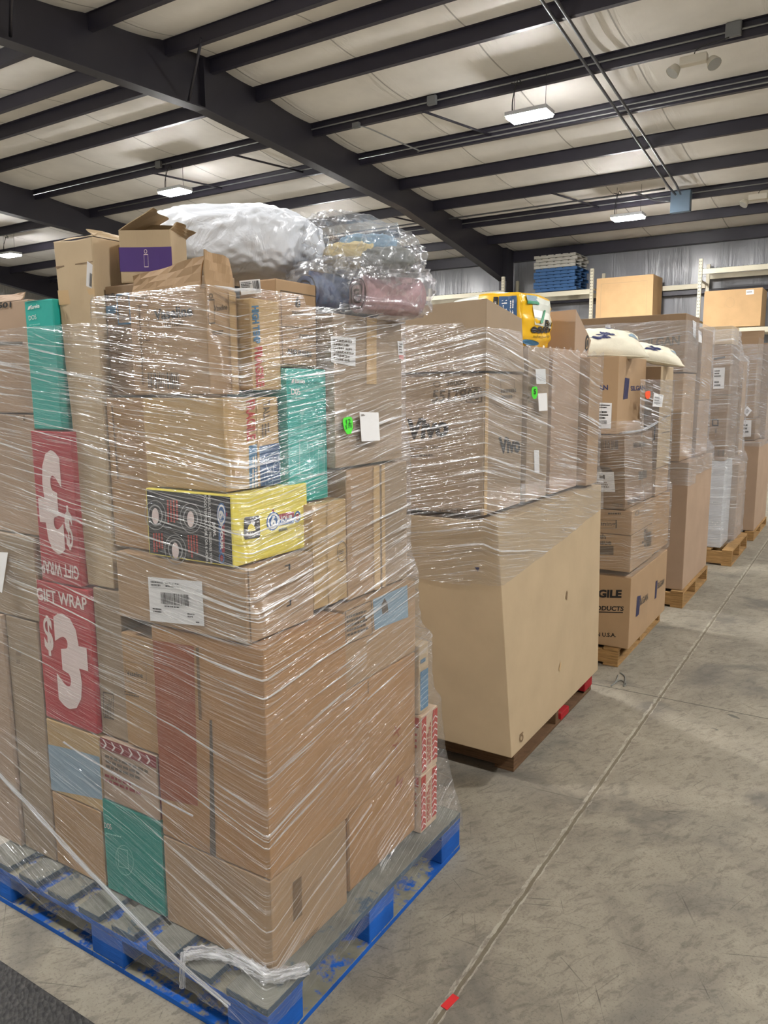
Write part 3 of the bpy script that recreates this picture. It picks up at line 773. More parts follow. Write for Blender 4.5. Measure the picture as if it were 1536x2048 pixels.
# ------------------------------------------------------------------ racks on the far wall
rk = plain('rack_cream', (214, 208, 186), .5, .1); rkd = plain('rack_hole', (60, 58, 54), .6); deck_m = plain('wire_deck', (120, 120, 116), .4, .4)
def upright(label, x):
    e = empty('rack_upright', (x, 20.0, 0)); tag(e, label, 'rack upright', 'pallet rack uprights along the far wall')
    b = bmesh.new(); M = [rk, rkd]
    for y in (0, 1.0):
        bx(b, -.04, .04, y - .035, y + .035, 0, 4.66, 0)
    for i in range(60):
        z = .1 + i * .076
        for sx in (-.018, .018): bx(b, sx - .007, sx + .007, -.037, -.034, z, z + .026, 1)
    for i in range(5): bx(b, -.015, .015, .03, .97, .35 + i * .95, .39 + i * .95, 0)
    link('post', b, M, e)
for i, x in enumerate((-3.72, -6.33, -8.78, -11.6, -14.2, -1.1, 1.5)):
    upright(('tall cream rack upright between the two big boxes on the racks', 'cream rack upright left of the big bright box on the rack', 'cream rack upright beside the dark column, mostly hidden', 'cream rack upright seen above the brown box behind the blankets',
             'far left cream rack upright hidden behind the load', 'cream rack upright beyond the right edge of the picture', 'second cream rack upright beyond the right edge')[i], x)
def beam(label, xa, xb, y, z):
    o = link('rack_beam', boxbm(xa + .045, xb - .045, y - .025, y + .025, z - .06, z + .06, bev=.006), rk); tag(o, label, 'rack beam', 'rack beams along the far wall')
beam('front rack beam carrying the stack of blue pallets', -8.78, -6.33, 20.0, 4.10)
beam('rear rack beam behind the stack of blue pallets', -8.78, -6.33, 21.0, 4.10)
beam('rack beam running behind the big bright box', -6.33, -3.72, 20.95, 4.15)
beam('front rack beam with wire deck right of the tall upright', -3.72, -1.1, 20.0, 4.36)
beam('rear rack beam under the wire deck on the right', -3.72, -1.1, 21.0, 4.36)
beam('rack beam beyond the brown box behind the blankets', -11.6, -8.78, 20.0, 4.24)
beam('rear rack beam in the left bay', -11.6, -8.78, 21.0, 4.24)
for i, (xa, xb) in enumerate(((-8.78, -6.33), (-6.33, -3.72), (-3.72, -1.1), (-11.6, -8.78))):
    for y in (20.0, 20.95): beam('lower %s rack beam of the %s bay, hidden by the loads' % ('front' if y == 20 else 'rear', ('blue pallet', 'bright box', 'right hand', 'left hand')[i]), xa, xb, y, 2.96)
def deck(label, xa, xb, z):
    b = bmesh.new()
    for i in range(27): x = xa + .06 + (xb - xa - .12) * i / 26; tube(b, [(x, 19.97, z), (x, 20.95, z)], .006, 5)
    for j in range(6): y = 20.05 + j * .17; tube(b, [(xa + .05, y, z - .008), (xb - .05, y, z - .008)], .006, 5)
    tag(link('wire_deck', b, deck_m), label, 'wire deck', 'wire decks on the racks')
deck('grey wire deck on the upper right rack beams', -3.72, -1.1, 4.43)
deck('grey wire deck in the left bay above the loads', -11.6, -8.95, 4.31)
deck('hidden lower wire deck under the big bright box', -6.33, -3.72, 3.03)
deck('hidden lower wire deck under the right hand box', -3.72, -1.1, 3.03)

# ------------------------------------------------------------------ pallets
wood = wood_mat('pallet_wood', (176, 138, 88)); wood_d = wood_mat('pallet_wood_dark', (112, 84, 58)); blue = wood_mat('blue_painted_wood', (150, 146, 128), (26, 98, 192), .63); blue_t = wood_mat('blue_worn_deck', (132, 132, 122), (72, 96, 116), .56)
redw = wood_mat('red_painted_wood', (150, 90, 70), (186, 34, 40), .66)
def block_pallet(label, x0, x1, y0, y1, dm, sm, zt=.145, group='pallets standing on the floor', nb=9, deckn=8):
    e = empty('pallet', ((x0 + x1) / 2, (y0 + y1) / 2, 0)); tag(e, label, 'pallet', group); hx, hy = (x1 - x0) / 2, (y1 - y0) / 2
    zs = zt - .020 - .018
    ws = [.14] + [.095] * (deckn - 2) + [.14]; gap = (2 * hx - sum(ws)) / (deckn - 1); x = -hx
    for w in ws:
        link('deck_board', boxbm(x, x + w, -hy, hy, zt - .020, zt, bev=.003), dm, e); x += w + gap
    for y in (-hy, -.07, hy - .14): link('stringer_board', boxbm(-hx, hx, y, y + .14, zs, zt - .0205, bev=.003), sm, e)
    for xx in (-hx, -.07, hx - .14):
        for y in (-hy, -.07, hy - .14): link('block', boxbm(xx + .001, xx + .139, y + .001, y + .139, .018, zs - .0005, bev=.004), sm, e)
    for xx in (-hx, -.07, hx - .14): link('bottom_board', boxbm(xx, xx + .14, -hy, hy, 0, .0175, bev=.002), sm, e)
    for y in (-hy, hy - .1): 
        for xa, xb in ((-hx + .141, -.071), (.071, hx - .141)): link('bottom_board', boxbm(xa, xb, y, y + .1, 0, .017, bev=.002), sm, e)
    return e
def stringer_pallet(label, x0, x1, y0, y1, m, zt=.128, group='pallets standing on the floor', m2=None, yaw=0):
    e = empty('pallet', ((x0 + x1) / 2, (y0 + y1) / 2, 0), yaw); tag(e, label, 'pallet', group); hx, hy = (x1 - x0) / 2, (y1 - y0) / 2
    for y in (-hy, -.02, hy - .04): link('stringer', boxbm(-hx, hx, y, y + .04, .0165, zt - .0175, bev=.003), m, e)
    n = 7; w = .09; gap = (2 * hx - n * w) / (n - 1)
    for i in range(n):
        x = -hx + i * (w + gap); link('deck_board', boxbm(x, x + w, -hy, hy, zt - .017, zt, bev=.002), m2 or m, e)
    for x in (-hx, -.045, hx - .09): link('bottom_board', boxbm(x, x + .09, -hy, hy, 0, .016, bev=.002), m2 or m, e)
    return e
block_pallet('blue painted block pallet under the nearest wrapped load', -2.37, -1.143, 1.25, 2.30, blue_t, blue)
p2 = stringer_pallet('dark wood pallet with red painted ends under the big plain carton', -2.28, -1.20, 2.93, 4.02, wood_d, .118)
link('red_end_block', boxbm(.49, .545, .42, .546, .03, .112, bev=.006), redw, p2); link('red_end_block', boxbm(.50, .544, .05, .17, .008, .045, bev=.006), redw, p2)
stringer_pallet('bare wood pallet under the load topped by cream pillows', -2.30, -1.17, 4.44, 5.52, wood, .112)
stringer_pallet('bare wood pallet under the tall plain carton behind the pillow load', -2.29, -1.10, 5.93, 6.95, wood, .128)
stringer_pallet('bare wood pallet under the white wrapped cartons', -2.2, -1.0, 7.60, 8.62, wood, .15)
stringer_pallet('bare wood pallet under the last plain carton at the right edge', -2.15, -.985, 9.02, 10.2, wood, .10)
# stacked pallets on the rack
for i in range(11):
    top = i >= 7; z = 4.185 + i * .085
    e = empty('stacked_pallet', (-7.35 if i % 3 else -7.30, 20.5, z)); tag(e, ('%s slim pallet, %s in the stack on the rack' % ('pale grey' if top else 'blue', ('lowest', 'second from bottom', 'third from bottom', 'fourth from bottom', 'fifth from bottom', 'sixth from bottom', 'seventh from bottom', 'fourth from the top', 'third from the top', 'second from the top', 'topmost')[i])), 'pallet', 'pallets stacked on the rack')
    mm = plain('pallet_pale', (186, 184, 176), .6, 0, .4, .15, 20) if top else plain('pallet_blue', (52, 92, 140), .55, 0, .4, .2, 20)
    b = bmesh.new()
    for k in range(6): bx(b, -.56 + k * .196, -.56 + k * .196 + .14, -.5, .5, .060, .076)
    link('deck', b, mm, e); b = bmesh.new()
    for y in (-.5, -.03, .44): bx(b, -.56, .56, y, y + .06, 0, .0595)
    link('bearer', b, mm, e)

# ================================================================== LOAD ON THE NEAREST (BLUE) PALLET
L1 = 'cartons on the nearest blue pallet'
def T(face, inkk, s, bl, br, tl, bold=.02): return ('text', face, inkk, s, bl, br, tl, bold)
def c1(label, *a, **k):
    k.setdefault('group', L1); k.setdefault('wrap', 'P1'); return carton(label, *a, **k)
c1('plain brown carton at the bottom front corner, under the big orange-brown carton', -1.60, -1.205, 1.345, 1.68, .147, .412, 'kraft', prints=[('rect', 'R', 'crease', [(586, 1765), (604, 1752), (606, 1830), (588, 1845)]), ('lines', 'R', 'faint', [(600, 1885), (650, 1840), (652, 1880), (602, 1925)], 3)])
c1('big orange-brown carton with a dark vertical seam on the front corner, above the bottom carton', -1.60, -1.203, 1.345, 1.692, .416, 1.03, 'orange', prints=[
    ('rect', 'F', 'brown_red', [(306, 1590), (396, 1612), (388, 1292), (306, 1280)]), ('rect', 'F', 'shade', [(421, 1718), (433, 1720), (424, 1440), (419, 1440)]), ('rect', 'F', 'crease', [(398, 1440), (404, 1440), (398, 1295), (392, 1295)])])  # dark brown strip drawn down the front face
def ship_label(fk, q, big=True):
    """white paper label with lettering lines and a bar code; q: 4 picture points BL BR TR TL"""
    L = lambda u, v: ('uv', u, v)
    pr = [('bars', fk, 'black', [L(.24, .42), L(.76, .42), L(.76, .68), L(.24, .68)], 42), ('lines', fk, 'black', [L(.30, .35), L(.72, .35), L(.72, .40), L(.30, .40)], 1),
          ('lines', fk, 'black', [L(.06, .80), L(.30, .80), L(.30, .93), L(.06, .93)], 2), ('lines', fk, 'black', [L(.34, .80), L(.60, .80), L(.60, .93), L(.34, .93)], 2), ('rect', fk, 'grey', [L(.04, .765), L(.96, .765), L(.96, .77), L(.04, .77)]),
          ('lines', fk, 'black', [L(.07, .20), L(.25, .20), L(.25, .32), L(.07, .32)], 2), ('lines', fk, 'black', [L(.72, .16), L(.86, .16), L(.86, .28), L(.72, .28)], 2), ('rect', fk, 'black', [L(.86, .06), L(.92, .06), L(.92, .09), L(.86, .09)])]
    return (fk, q, pr)
c1('brown carton with a white bar code shipping label, under the black and yellow box', -1.72, -1.247, 1.34, 1.605, 1.036, 1.220, 'kraft', labels=[ship_label('F', [(302, 1241), (410, 1252), (405, 1163), (297, 1153)])],
   prints=[('rect', 'R', 'black', [(569, 1131), (580, 1127), (580, 1129.5), (569, 1133.5)]), ('rect', 'R', 'black', [(577, 1140), (580, 1139), (580, 1127), (577, 1128)]), ('rect', 'R', 'black', [(573, 1214), (582, 1210), (582, 1207), (573, 1211)]), ('rect', 'R', 'black', [(579, 1211), (582, 1210), (582, 1199), (579, 1200)]),
           ('rect', 'R', 'crease', [(500, 1288), (503, 1287), (497, 1142), (494, 1142)])])
# the black and yellow bowl box
yel = coated('yellow', (240, 224, 92)); blk = coated('black', (26, 26, 32)); 
def logo6(fk, P, vert):
    """6 HOUR BOWL emblem; P(s,t): s along reading direction 0..1, t up 0..1 -> picture point"""
    pr = [('rect', fk, 'logo_red', [P(.2, .52), P(.80, .52), P(.80, .86), P(.2, .86)], .0013), ('rect', fk, 'logo_blue', [P(.2, .18), P(.80, .18), P(.80, .52), P(.2, .52)], .0013),
          ('ring', fk, 'logo_blue', P(.16, .52), P(.36, .52), P(.16, 1.06), 1), ('ring', fk, 'white', P(.16, .52), P(.33, .52), P(.16, .98), .22), T(fk, 'white', '6', P(.09, .2), P(.24, .2), P(.09, .86), .05),
          T(fk, 'white', 'HOUR', P(.33, .36), P(.76, .36), P(.33, .70), .04), ('ring', fk, 'logo_blue', P(.90, .5), P(1.0, .5), P(.90, .84), .35), ('ring', fk, 'logo_red', P(.90, .5), P(.955, .5), P(.90, .68), 1),
          ('rect', fk, 'logo_red', [P(.13, 1.04), P(.19, 1.04), P(.19, 1.2), P(.13, 1.2)], .0013)]
    return pr
Pf = lambda s, t: (435 + 17 * t + 1 * s, 1010 + 118 * s)
Pr = lambda s, t: (534 + 66 * s, 1062 - 4 * s - 34 * t - 9 * s)
pr = logo6('F', Pf, 1) + [T('F', 'white', 'BOWL', (426, 1045), (428, 1073), (432, 1045)), T('F', 'white', 'INSULATED BOWL PRESERVES YOUR', (417, 990), (421, 1128), (422, 990), .0), T('F', 'white', 'FOOD TEMPERATURE FOR 6 HOURS', (409, 990), (413, 1128), (414, 990), .0)]
for x, y in ((312, 1030), (383, 1036), (352, 1099)):
    pr += [('ring', 'F', 'grey', (x, y), (x + 22, y + 2), (x, y - 30), .05), ('ring', 'F', 'grey', (x, y), (x + 15, y + 2), (x, y - 21), .14), ('ring', 'F', 'rwhite', (x, y + 2), (x + 7, y + 3), (x, y - 14), 1)]
for x0_, x1_, y0_, y1_ in ((334, 358, 1000, 1050), (306, 328, 1066, 1118), (376, 398, 1070, 1130)): pr += [('lines', 'F', 'red', [(x0_, y0_), (x0_ + 2, y1_), (x1_ + 2, y1_), (x1_, y0_)], 4)]
pr += logo6('R', Pr, 0) + [T('R', 'logo_blue', 'BOWL', (556, 1063), (574, 1060), (556, 1057))]
pr += [('poly', 'R', 'black', [(489, 1079), (517, 1075), (519, 1071), (518, 1036), (516, 1031), (489, 1034), (487, 1038), (487, 1075)], .0014), T('R', 'white', 'Bulbhead', (492, 1072), (514, 1069), (492, 1066)),
       ('poly', 'R', 'yellow', [(493, 1063), (509, 1061), (508, 1054), (501, 1047), (496, 1050), (494, 1056)], .0022), ('ring', 'R', 'white', (504, 1046), (508, 1046), (504, 1040), 1)]
for dx, dy in ((-5, -9), (1, -11), (6, -9), (9, -3), (9, 3)): pr += [('poly', 'R', 'white', [(504 + dx * .85, 1046 + dy * .85), (504 + dx * .85 + 1, 1046 + dy * .85 + 1), (504 + dx * 1.25 + .8, 1046 + dy * 1.25 + .6), (504 + dx * 1.25, 1046 + dy * 1.25)], .0022)]
c1('black and yellow bowl box poking out of the front corner', -1.583, -1.281, 1.338, 1.63, 1.226, 1.403, mat=yel, facecol={'F': blk, 'L': blk}, prints=pr, bulge=.0015)
c1('tan carton with red FRAGILE and a blue strip, just above the black and yellow box', -1.583, -1.303, 1.345, 1.461, 1.408, 1.634, 'yellowish', prints=[T('R', 'red', 'FRAGILE', (491, 802), (493, 882), (509, 798), .04), ('rect', 'R', 'blue', [(499, 985), (515, 981), (513, 888), (497, 892)]),
    ('lines', 'R', 'cream', [(502, 980), (504, 895), (512, 893), (514, 976)], 2)])
c1('tan carton with black lettering and a blue drawing, left of the teal box', -1.50, -1.304, 1.465, 1.548, 1.408, 1.634, 'yellowish', prints=[T('R', 'dim', 'TALL', (526, 806), (527, 842), (539, 800), .02), ('lines', 'R', 'dim', [(522, 850), (523, 878), (541, 872), (540, 845)], 3), T('R', 'black', 'SKU SHOWN', (552, 798), (556, 880), (567, 794), .02),
    ('rect', 'R', 'deepblue', [(521, 986), (573, 972), (569, 884), (518, 893)]), ('frame', 'R', 'ltblue', [(536, 966), (562, 958), (556, 900), (532, 915)], .03), ('ring', 'R', 'ltblue', (553, 935), (561, 933), (553, 922), .15), ('frame', 'R', 'ltblue', [(530, 975), (545, 970), (543, 940), (528, 945)], .04)])
c1('open carton with a bar code and flaps standing up, on the front corner', -1.612, -1.343, 1.345, 1.449, 1.642, 1.888, 'kraft', open_top=True, flaps=[('F', .062, -.10, .03, .93, .01, .45), ('R', .082, .05, .02, .90, -.01, -.1)], prints=[
    T('F', 'black', 'Vaseline', (309, 641), (386, 632), (307, 619), .03), T('F', 'black', 'LOTION', (331, 655), (366, 651), (330, 644), .0), ('bars', 'F', 'dim', [(298, 776), (360, 779), (357, 745), (296, 745)], 24), ('frame', 'F', 'faint', [(277, 682), (300, 682), (296, 608), (274, 610)], .03), ('rect', 'F', 'crease', [(285, 770), (288, 770), (280, 610), (277, 610)]),
    ('frame', 'R', 'dim', [(417, 648), (430, 647), (428, 598), (415, 599)], .05), ('ring', 'R', 'dim', (421, 592), (425, 592), (421, 587), .3), T('R', 'dim', 'Vaseline', (428, 622), (454, 619), (428, 611), .01), ('lines', 'R', 'dim', [(425, 671), (452, 668), (451, 658), (424, 661)], 2), ('lines', 'F', 'dim', [(272, 600), (312, 594), (311, 584), (271, 590)], 2)],
    tape=[('R', .72, .93, .0, 1.0)])
c1('tall tan carton with a blue strip over red FRAGILE, beside the open flapped carton', -1.44, -1.303, 1.453, 1.562, 1.652, 1.874, 'yellowish', prints=[T('R', 'blue', 'HIGH TEMP', (502, 612), (507, 688), (517, 611), .05), T('R', 'red', 'FRAGILE', (508, 694), (512, 776), (525, 692), .05)])
c1('brown carton with a white label tucked behind the open flapped carton', -1.60, -1.446, 1.472, 1.556, 1.64, 1.944, 'grey', labels=[('F', [(484, 590), (524, 586), (521, 558), (480, 562)], [('lines', 'F', 'black', [('uv', .08, .45), ('uv', .6, .45), ('uv', .6, .9), ('uv', .08, .9)], 4), ('bars', 'F', 'black', [('uv', .65, .3), ('uv', .95, .3), ('uv', .95, .9), ('uv', .65, .9)], 10)])], tape=[('T', 'x', .5, .06)])
c1('carton printed with a dark leaf drop emblem inside a thin frame', -1.443, -1.316, 1.567, 1.735, 1.712, 1.934, 'kraft', prints=[('frame', 'R', 'dim', [(565, 728), (633, 736), (631, 592), (560, 580)], .012), T('R', 'black', 'MANNA', (584, 629), (607, 631), (584, 621), .0),
    ('poly', 'R', 'black', [(595, 592), (600, 603), (600, 612), (595, 616), (590, 611), (590, 602)], .0018), ('rect', 'R', 'tape', [(594.6, 615), (595.6, 615), (595.6, 596), (594.6, 596)], .0022), ('lines', 'R', 'dim', [(598, 676), (630, 679), (630, 670), (598, 667)], 2),
    ('lines', 'R', 'dim', [(575, 712), (632, 720), (631, 700), (575, 692)], 1), ('rect', 'R', 'dim', [(563, 653), (632, 658), (632, 657), (563, 652)])])
tealm = coated('teal', (44, 168, 156)); teald = coated('teal_deep', (20, 140, 128))
def vac(fk, x, y, w, h):
    """thin line drawing of an appliance on the teal boxes"""
    return [('frame', fk, 'teal_line', [(x, y), (x + w, y), (x + w, y - h), (x, y - h)], .018), ('frame', fk, 'teal_line', [(x + w * .4, y), (x + w * .55, y), (x + w * .55, y - h * .9), (x + w * .4, y - h * .9)], .05), ('frame', fk, 'teal_line', [(x + w * .75, y), (x + w * .95, y), (x + w * .95, y - h * .85), (x + w * .75, y - h * .85)], .05)]
c1('teal appliance box on the right side, between tan cartons', -1.50, -1.287, 1.564, 1.734, 1.349, 1.707, mat=tealm, bulge=0, prints=[T('R', 'white', 'Eureka', (589, 766), (609, 766), (589, 758), .02), ('rect', 'R', 'white', [(582, 766), (586, 766), (588, 758), (584, 758)]), T('R', 'white', 'D05', (582, 790), (600, 790), (581, 777), .0), ('lines', 'R', 'teal_line', [(582, 798), (612, 798), (612, 793), (582, 793)], 1),
    ('ring', 'R', 'teal_line', (617, 845), (632, 845), (617, 812), .02), ('frame', 'R', 'teal_line', [(602, 842), (636, 842), (630, 812), (606, 812)], .02), ('lines', 'R', 'teal_line', [(600, 830), (612, 830), (612, 815), (600, 815)], 2)] + vac('R', 598, 950, 50, 70))
c1('tall brown carton with a white address label, top right of the nearest load', -1.67, -1.262, 1.739, 2.10, 1.432, 1.858, 'grey', tape=[('R', .45, .60, .55, 1.0)], labels=[('R', [(661, 724), (711, 733), (711, 676), (660, 672)], [('lines', 'R', 'dim', [('uv', .08, .1), ('uv', .9, .1), ('uv', .9, .92), ('uv', .08, .92)], 6)]),
    ('R', [(796, 710), (806, 711), (805, 683), (794, 682)], [('lines', 'R', 'dim', [('uv', .1, .1), ('uv', .9, .1), ('uv', .9, .9), ('uv', .1, .9)], 4)]), ('R', [(797, 718), (806, 719), (806, 711), (797, 710)], [], 'red_label', plain('label_red', (196, 84, 70), .5))])
c1('left one of two brown cartons under the tall labelled carton', -1.62, -1.25, 1.772, 1.946, 1.042, 1.424, 'kraft', tape=[('R', .80, .99, .0, 1.0)])
c1('right one of two brown cartons under the tall labelled carton', -1.62, -1.25, 1.950, 2.11, 1.042, 1.424, 'grey', tape=[('R', .03, .15, .0, 1.0)])
c1('narrow brown carton stamped with a round mark, right of the bar coded carton', -1.52, -1.25, 1.612, 1.768, 1.054, 1.345, 'yellowish', prints=[('ring', 'R', 'dim', (684, 1103), (695, 1101), (684, 1082), .08), ('lines', 'R', 'dim', [(677, 1110), (692, 1106), (692, 1096), (677, 1100)], 3), ('rect', 'R', 'crease', [(660, 1190), (662, 1189), (656, 1035), (655, 1035)])], tape=[('R', .42, .68, .0, 1.0)])
c1('brown carton with a pale blue patch, right of the big orange-brown carton', -1.65, -1.212, 1.70, 2.098, .80, 1.036, 'kraft', prints=[('rect', 'R', 'ltblue', [(749, 1260), (816, 1234), (814, 1168), (745, 1187)]), ('rect', 'R', 'ltblue', [(682, 1290), (687, 1290), (684, 1228), (680, 1229)]), ('frame', 'R', 'dim', [(690, 1290), (745, 1268), (742, 1196), (686, 1216)], .02), ('lines', 'R', 'dim', [(694, 1275), (740, 1258), (738, 1215), (692, 1230)], 5), ('poly', 'R', 'dim', [(764, 1228), (776, 1224), (774, 1205), (768, 1196), (762, 1210)])])
c1('big brown carton with faint reddish marks, low on the right side of the nearest load', -1.65, -1.212, 1.70, 2.096, .165, .796, 'orange', prints=[T('R', 'brown_red', 'Z', (790, 1575), (796, 1550), (801, 1578), .03), T('R', 'brown_red', 'Y X', (783, 1500), (790, 1450), (794, 1502), .01), ('rect', 'R', 'dim', [(736, 1388), (737, 1387), (736, 1334), (735, 1335)]), ('frame', 'R', 'crease', [(694, 1830), (838, 1660), (836, 1520), (694, 1630)], .006)])
pal = coated('fragile_pale', (206, 180, 152), .6)
def chev(fk, u0, u1, v0, v1, n, ik='red'):
    out = []; du = (u1 - u0)
    out.append(('rect', fk, ik, [('uv', u0, v0), ('uv', u1, v0), ('uv', u1, v1), ('uv', u0, v1)]))
    for i in range(n):
        v = v0 + (v1 - v0) * (i + .3) / n; h = (v1 - v0) / n * .22; s = (v1 - v0) / n * .5
        for a, b, sa, sb in ((u0, u0 + du / 2, 0, s), (u0 + du / 2, u1, s, 0)):
            if v + s + h < v1: out.append(('rect', fk, 'rwhite', [('uv', a, v + sa), ('uv', b, v + sb), ('uv', b, v + sb + h), ('uv', a, v + sa + h)], .0018))
    return out
def chevbox(label, x0, x1, y0, y1, z0, z1):
    pr = chev('R', .02, .30, .04, .97, 8) + chev('R', .70, .98, .1, .97, 8) + [('lines', 'R', 'red', [('uv', .36, .1), ('uv', .36, .9), ('uv', .62, .9), ('uv', .62, .1)], 3)]
    pr += chev('F', .05, .95, .80, .97, 2) + [T('F', 'red', 'FRAGILE', ('uv', .1, .45), ('uv', .9, .45), ('uv', .1, .7), .02)]
    c1(label, x0, x1, y0, y1, z0, z1, prints=pr, mat=pal)
chevbox('upper small carton with red chevron bands at the far right corner', -1.36, -1.192, 2.102, 2.215, .362, .572)
chevbox('lower small carton with red chevron bands at the far right corner, on the deck', -1.36, -1.194, 2.102, 2.215, .148, .358)
c1('small carton with blue slanted stripes above the red chevron cartons', -1.38, -1.20, 2.103, 2.165, .576, .815, 'pale', prints=[('rect', 'R', 'blue', [('uv', .08, .05), ('uv', .95, .05), ('uv', .95, .62), ('uv', .08, .62)])] + [('rect', 'R', 'ltblue', [('uv', .08, .1 + i * .08), ('uv', .95, .13 + i * .08), ('uv', .95, .145 + i * .08), ('uv', .08, .115 + i * .08)], .0018) for i in range(6)] + [('lines', 'R', 'blue', [('uv', .1, .72), ('uv', .8, .72), ('uv', .8, .82), ('uv', .1, .82)], 1)])
# left part of the front side
c1('tall narrow carton with a crumpled torn top, left of the purple banded box', -1.884, -1.768, 1.365, 1.56, 1.10, 2.055, 'pale', crush=.007, corners={(0, 0, 1): (-.048, 0, 0), (0, 1, 1): (-.048, 0, 0)}, flaps=[('F', .03, -1.2, .0, .98), ('R', .035, -.9, .05, .9)], prints=[('rect', 'F', 'crease', [(100, 535), (168, 525), (168, 527), (100, 538)]), ('rect', 'F', 'tape', [(101, 612), (180, 605), (180, 578), (100, 583)])],
   labels=[('R', [(171, 572), (182, 577), (184, 530), (173, 522)], [('bars', 'R', 'black', [('uv', .5, .05), ('uv', .95, .05), ('uv', .95, .6), ('uv', .5, .6)], 8)])])
c1('teal appliance box high on the left, beside the crumpled tall carton', -2.058, -1.93, 1.348, 1.52, 1.545, 1.905, mat=tealm, bulge=0, prints=[T('F', 'white', 'Eureka', (62, 619), (80, 615), (62, 611), .02), ('rect', 'F', 'white', [(56, 620), (60, 619), (62, 612), (58, 613)]), T('F', 'white', 'DOS', (59, 641), (74, 638), (58, 632), .0), ('lines', 'F', 'teal_line', [(60, 652), (90, 648), (90, 645), (60, 649)], 1), ('rect', 'F', 'teal_d', [(56, 606), (99, 598), (98, 592), (48, 600)])])
c1('carton marked 8501 with a hand hole at the left edge of the picture', -2.40, -2.075, 1.37, 1.70, 1.590, 1.915, 'pink', prints=[T('F', 'black', '8501', (-14, 618), (23, 615), (-14, 602), .03), ('rect', 'F', 'dim', [(-10, 690), (46, 689), (46, 683), (-10, 684)])], flaps=[('F', .03, -.7, .3, .9)])
c1('brown carton with bar code under the one marked 8501', -2.40, -2.075, 1.36, 1.70, 1.222, 1.585, 'pink', prints=[('bars', 'F', 'dim', [(-4, 830), (42, 832), (40, 806), (-4, 803)], 18), ('frame', 'F', 'faint', [(-8, 840), (50, 842), (48, 798), (-8, 796)], .06)])
c1('brown carton with a dark square mark, middle of the left edge', -2.42, -2.105, 1.345, 1.70, .955, 1.217, 'grey', prints=[('rect', 'F', 'dim', [(41, 1060), (56, 1061), (55, 1038), (40, 1037)])])
c1('tall plain carton at the left edge, left of a dark vertical gap', -2.46, -2.292, 1.335, 1.70, .15, .950, 'pink')
c1('tall plain carton between the dark gap and the red gift wrap box', -2.284, -2.122, 1.345, 1.70, .15, .950, 'grey', prints=[('lines', 'F', 'faint', [(33, 1330), (45, 1332), (44, 1300), (33, 1298)], 2)])
redm = coated('red_gift', (176, 38, 52)); redm2 = coated('red_gift_upper', (174, 56, 66))
def gift(label, x0, x1, z0, z1, up, mat):
    D = (lambda u, v: ('uv', u, v)) if up else (lambda u, v: ('uv', 1 - u, 1 - v))
    pr = [T('F', 'rwhite', 'GIFT WRAP', D(.02, .86), D(.98, .86), D(.02, .95), .02), T('F', 'rwhite', '$', D(.10, .47), D(.28, .47), D(.10, .76), .03), T('F', 'rwhite', '3', D(.30, .12), D(.78, .12), D(.30, .80), .05),
          ('rect', 'F', 'rwhite', [D(.60, .44), D(.92, .44), D(.92, .60), D(.60, .60)], .0022), T('F', 'darkred', 'CUTTER', D(.63, .53), D(.89, .53), D(.63, .58), .0), T('F', 'darkred', 'ROLL', D(.66, .46), D(.86, .46), D(.66, .51), .0)]
    c1(label, x0, x1, 1.347, 1.50, z0, z1, mat=mat, prints=pr, bulge=0)
gift('upper red gift wrap box, printed upside down, under the teal box on the left', -2.076, -1.892, 1.092, 1.540, False, redm2)
gift('lower red gift wrap box, printed upright with a big 3, on the left', -2.112, -1.864, .648, 1.088, True, redm)
c1('tan carton with a grey-blue band under the red gift wrap box', -2.115, -1.860, 1.347, 1.55, .400, .642, 'yellowish', prints=[('rect', 'F', 'ltblue', [(92, 1575), (207, 1600), (203, 1515), (88, 1485)])])
c1('plain brown carton at the bottom left under the grey-blue banded one', -2.115, -1.876, 1.347, 1.55, .150, .396, 'warm')
rp = [('rect', 'F', 'darkred', [('uv', 0, .82), ('uv', 1, .82), ('uv', 1, 1), ('uv', 0, 1)]), ('lines', 'F', 'dim', [('uv', .08, .52), ('uv', .85, .52), ('uv', .85, .76), ('uv', .08, .76)], 3), ('lines', 'F', 'darkred', [('uv', .05, .28), ('uv', .85, .28), ('uv', .85, .44), ('uv', .05, .44)], 2)]
for i in range(6): rp += [('rect', 'F', 'rwhite', [('uv', .05 + i * .155, .84), ('uv', .08 + i * .155, .84), ('uv', .13 + i * .155, .91), ('uv', .10 + i * .155, .91)], .0018), ('rect', 'F', 'rwhite', [('uv', .10 + i * .155, .91), ('uv', .13 + i * .155, .91), ('uv', .08 + i * .155, .98), ('uv', .05 + i * .155, .98)], .0018)]
c1('pink carton with a red chevron band at its top, above the low teal box', -1.853, -1.612, 1.347, 1.5, .450, .645, 'pink', prints=rp, facecol={'R': coated('dark_red', (120, 30, 36))})
c1('low teal appliance box on the deck, left of the bottom corner carton', -1.866, -1.610, 1.347, 1.55, .150, .446, mat=teald, bulge=0, prints=[T('F', 'rwhite', 'DOS', (210, 1655), (224, 1659), (209, 1644), .0), ('lines', 'F', 'teal_line', [(212, 1668), (245, 1676), (245, 1671), (212, 1663)], 1), ('ring', 'F', 'teal_line', (250, 1720), (268, 1725), (250, 1690), .03), ('frame', 'F', 'teal_line', [(238, 1732), (258, 1738), (256, 1700), (236, 1695)], .03)])
c1('narrow brown carton with a bar code, right of the lower gift wrap box', -1.858, -1.742, 1.36, 1.55, .650, 1.095, 'grey', prints=[('frame', 'F', 'dim', [(208, 1435), (228, 1440), (226, 1388), (206, 1383)], .05), ('lines', 'F', 'dim', [(210, 1435), (212, 1390), (224, 1392), (226, 1437)], 5)])
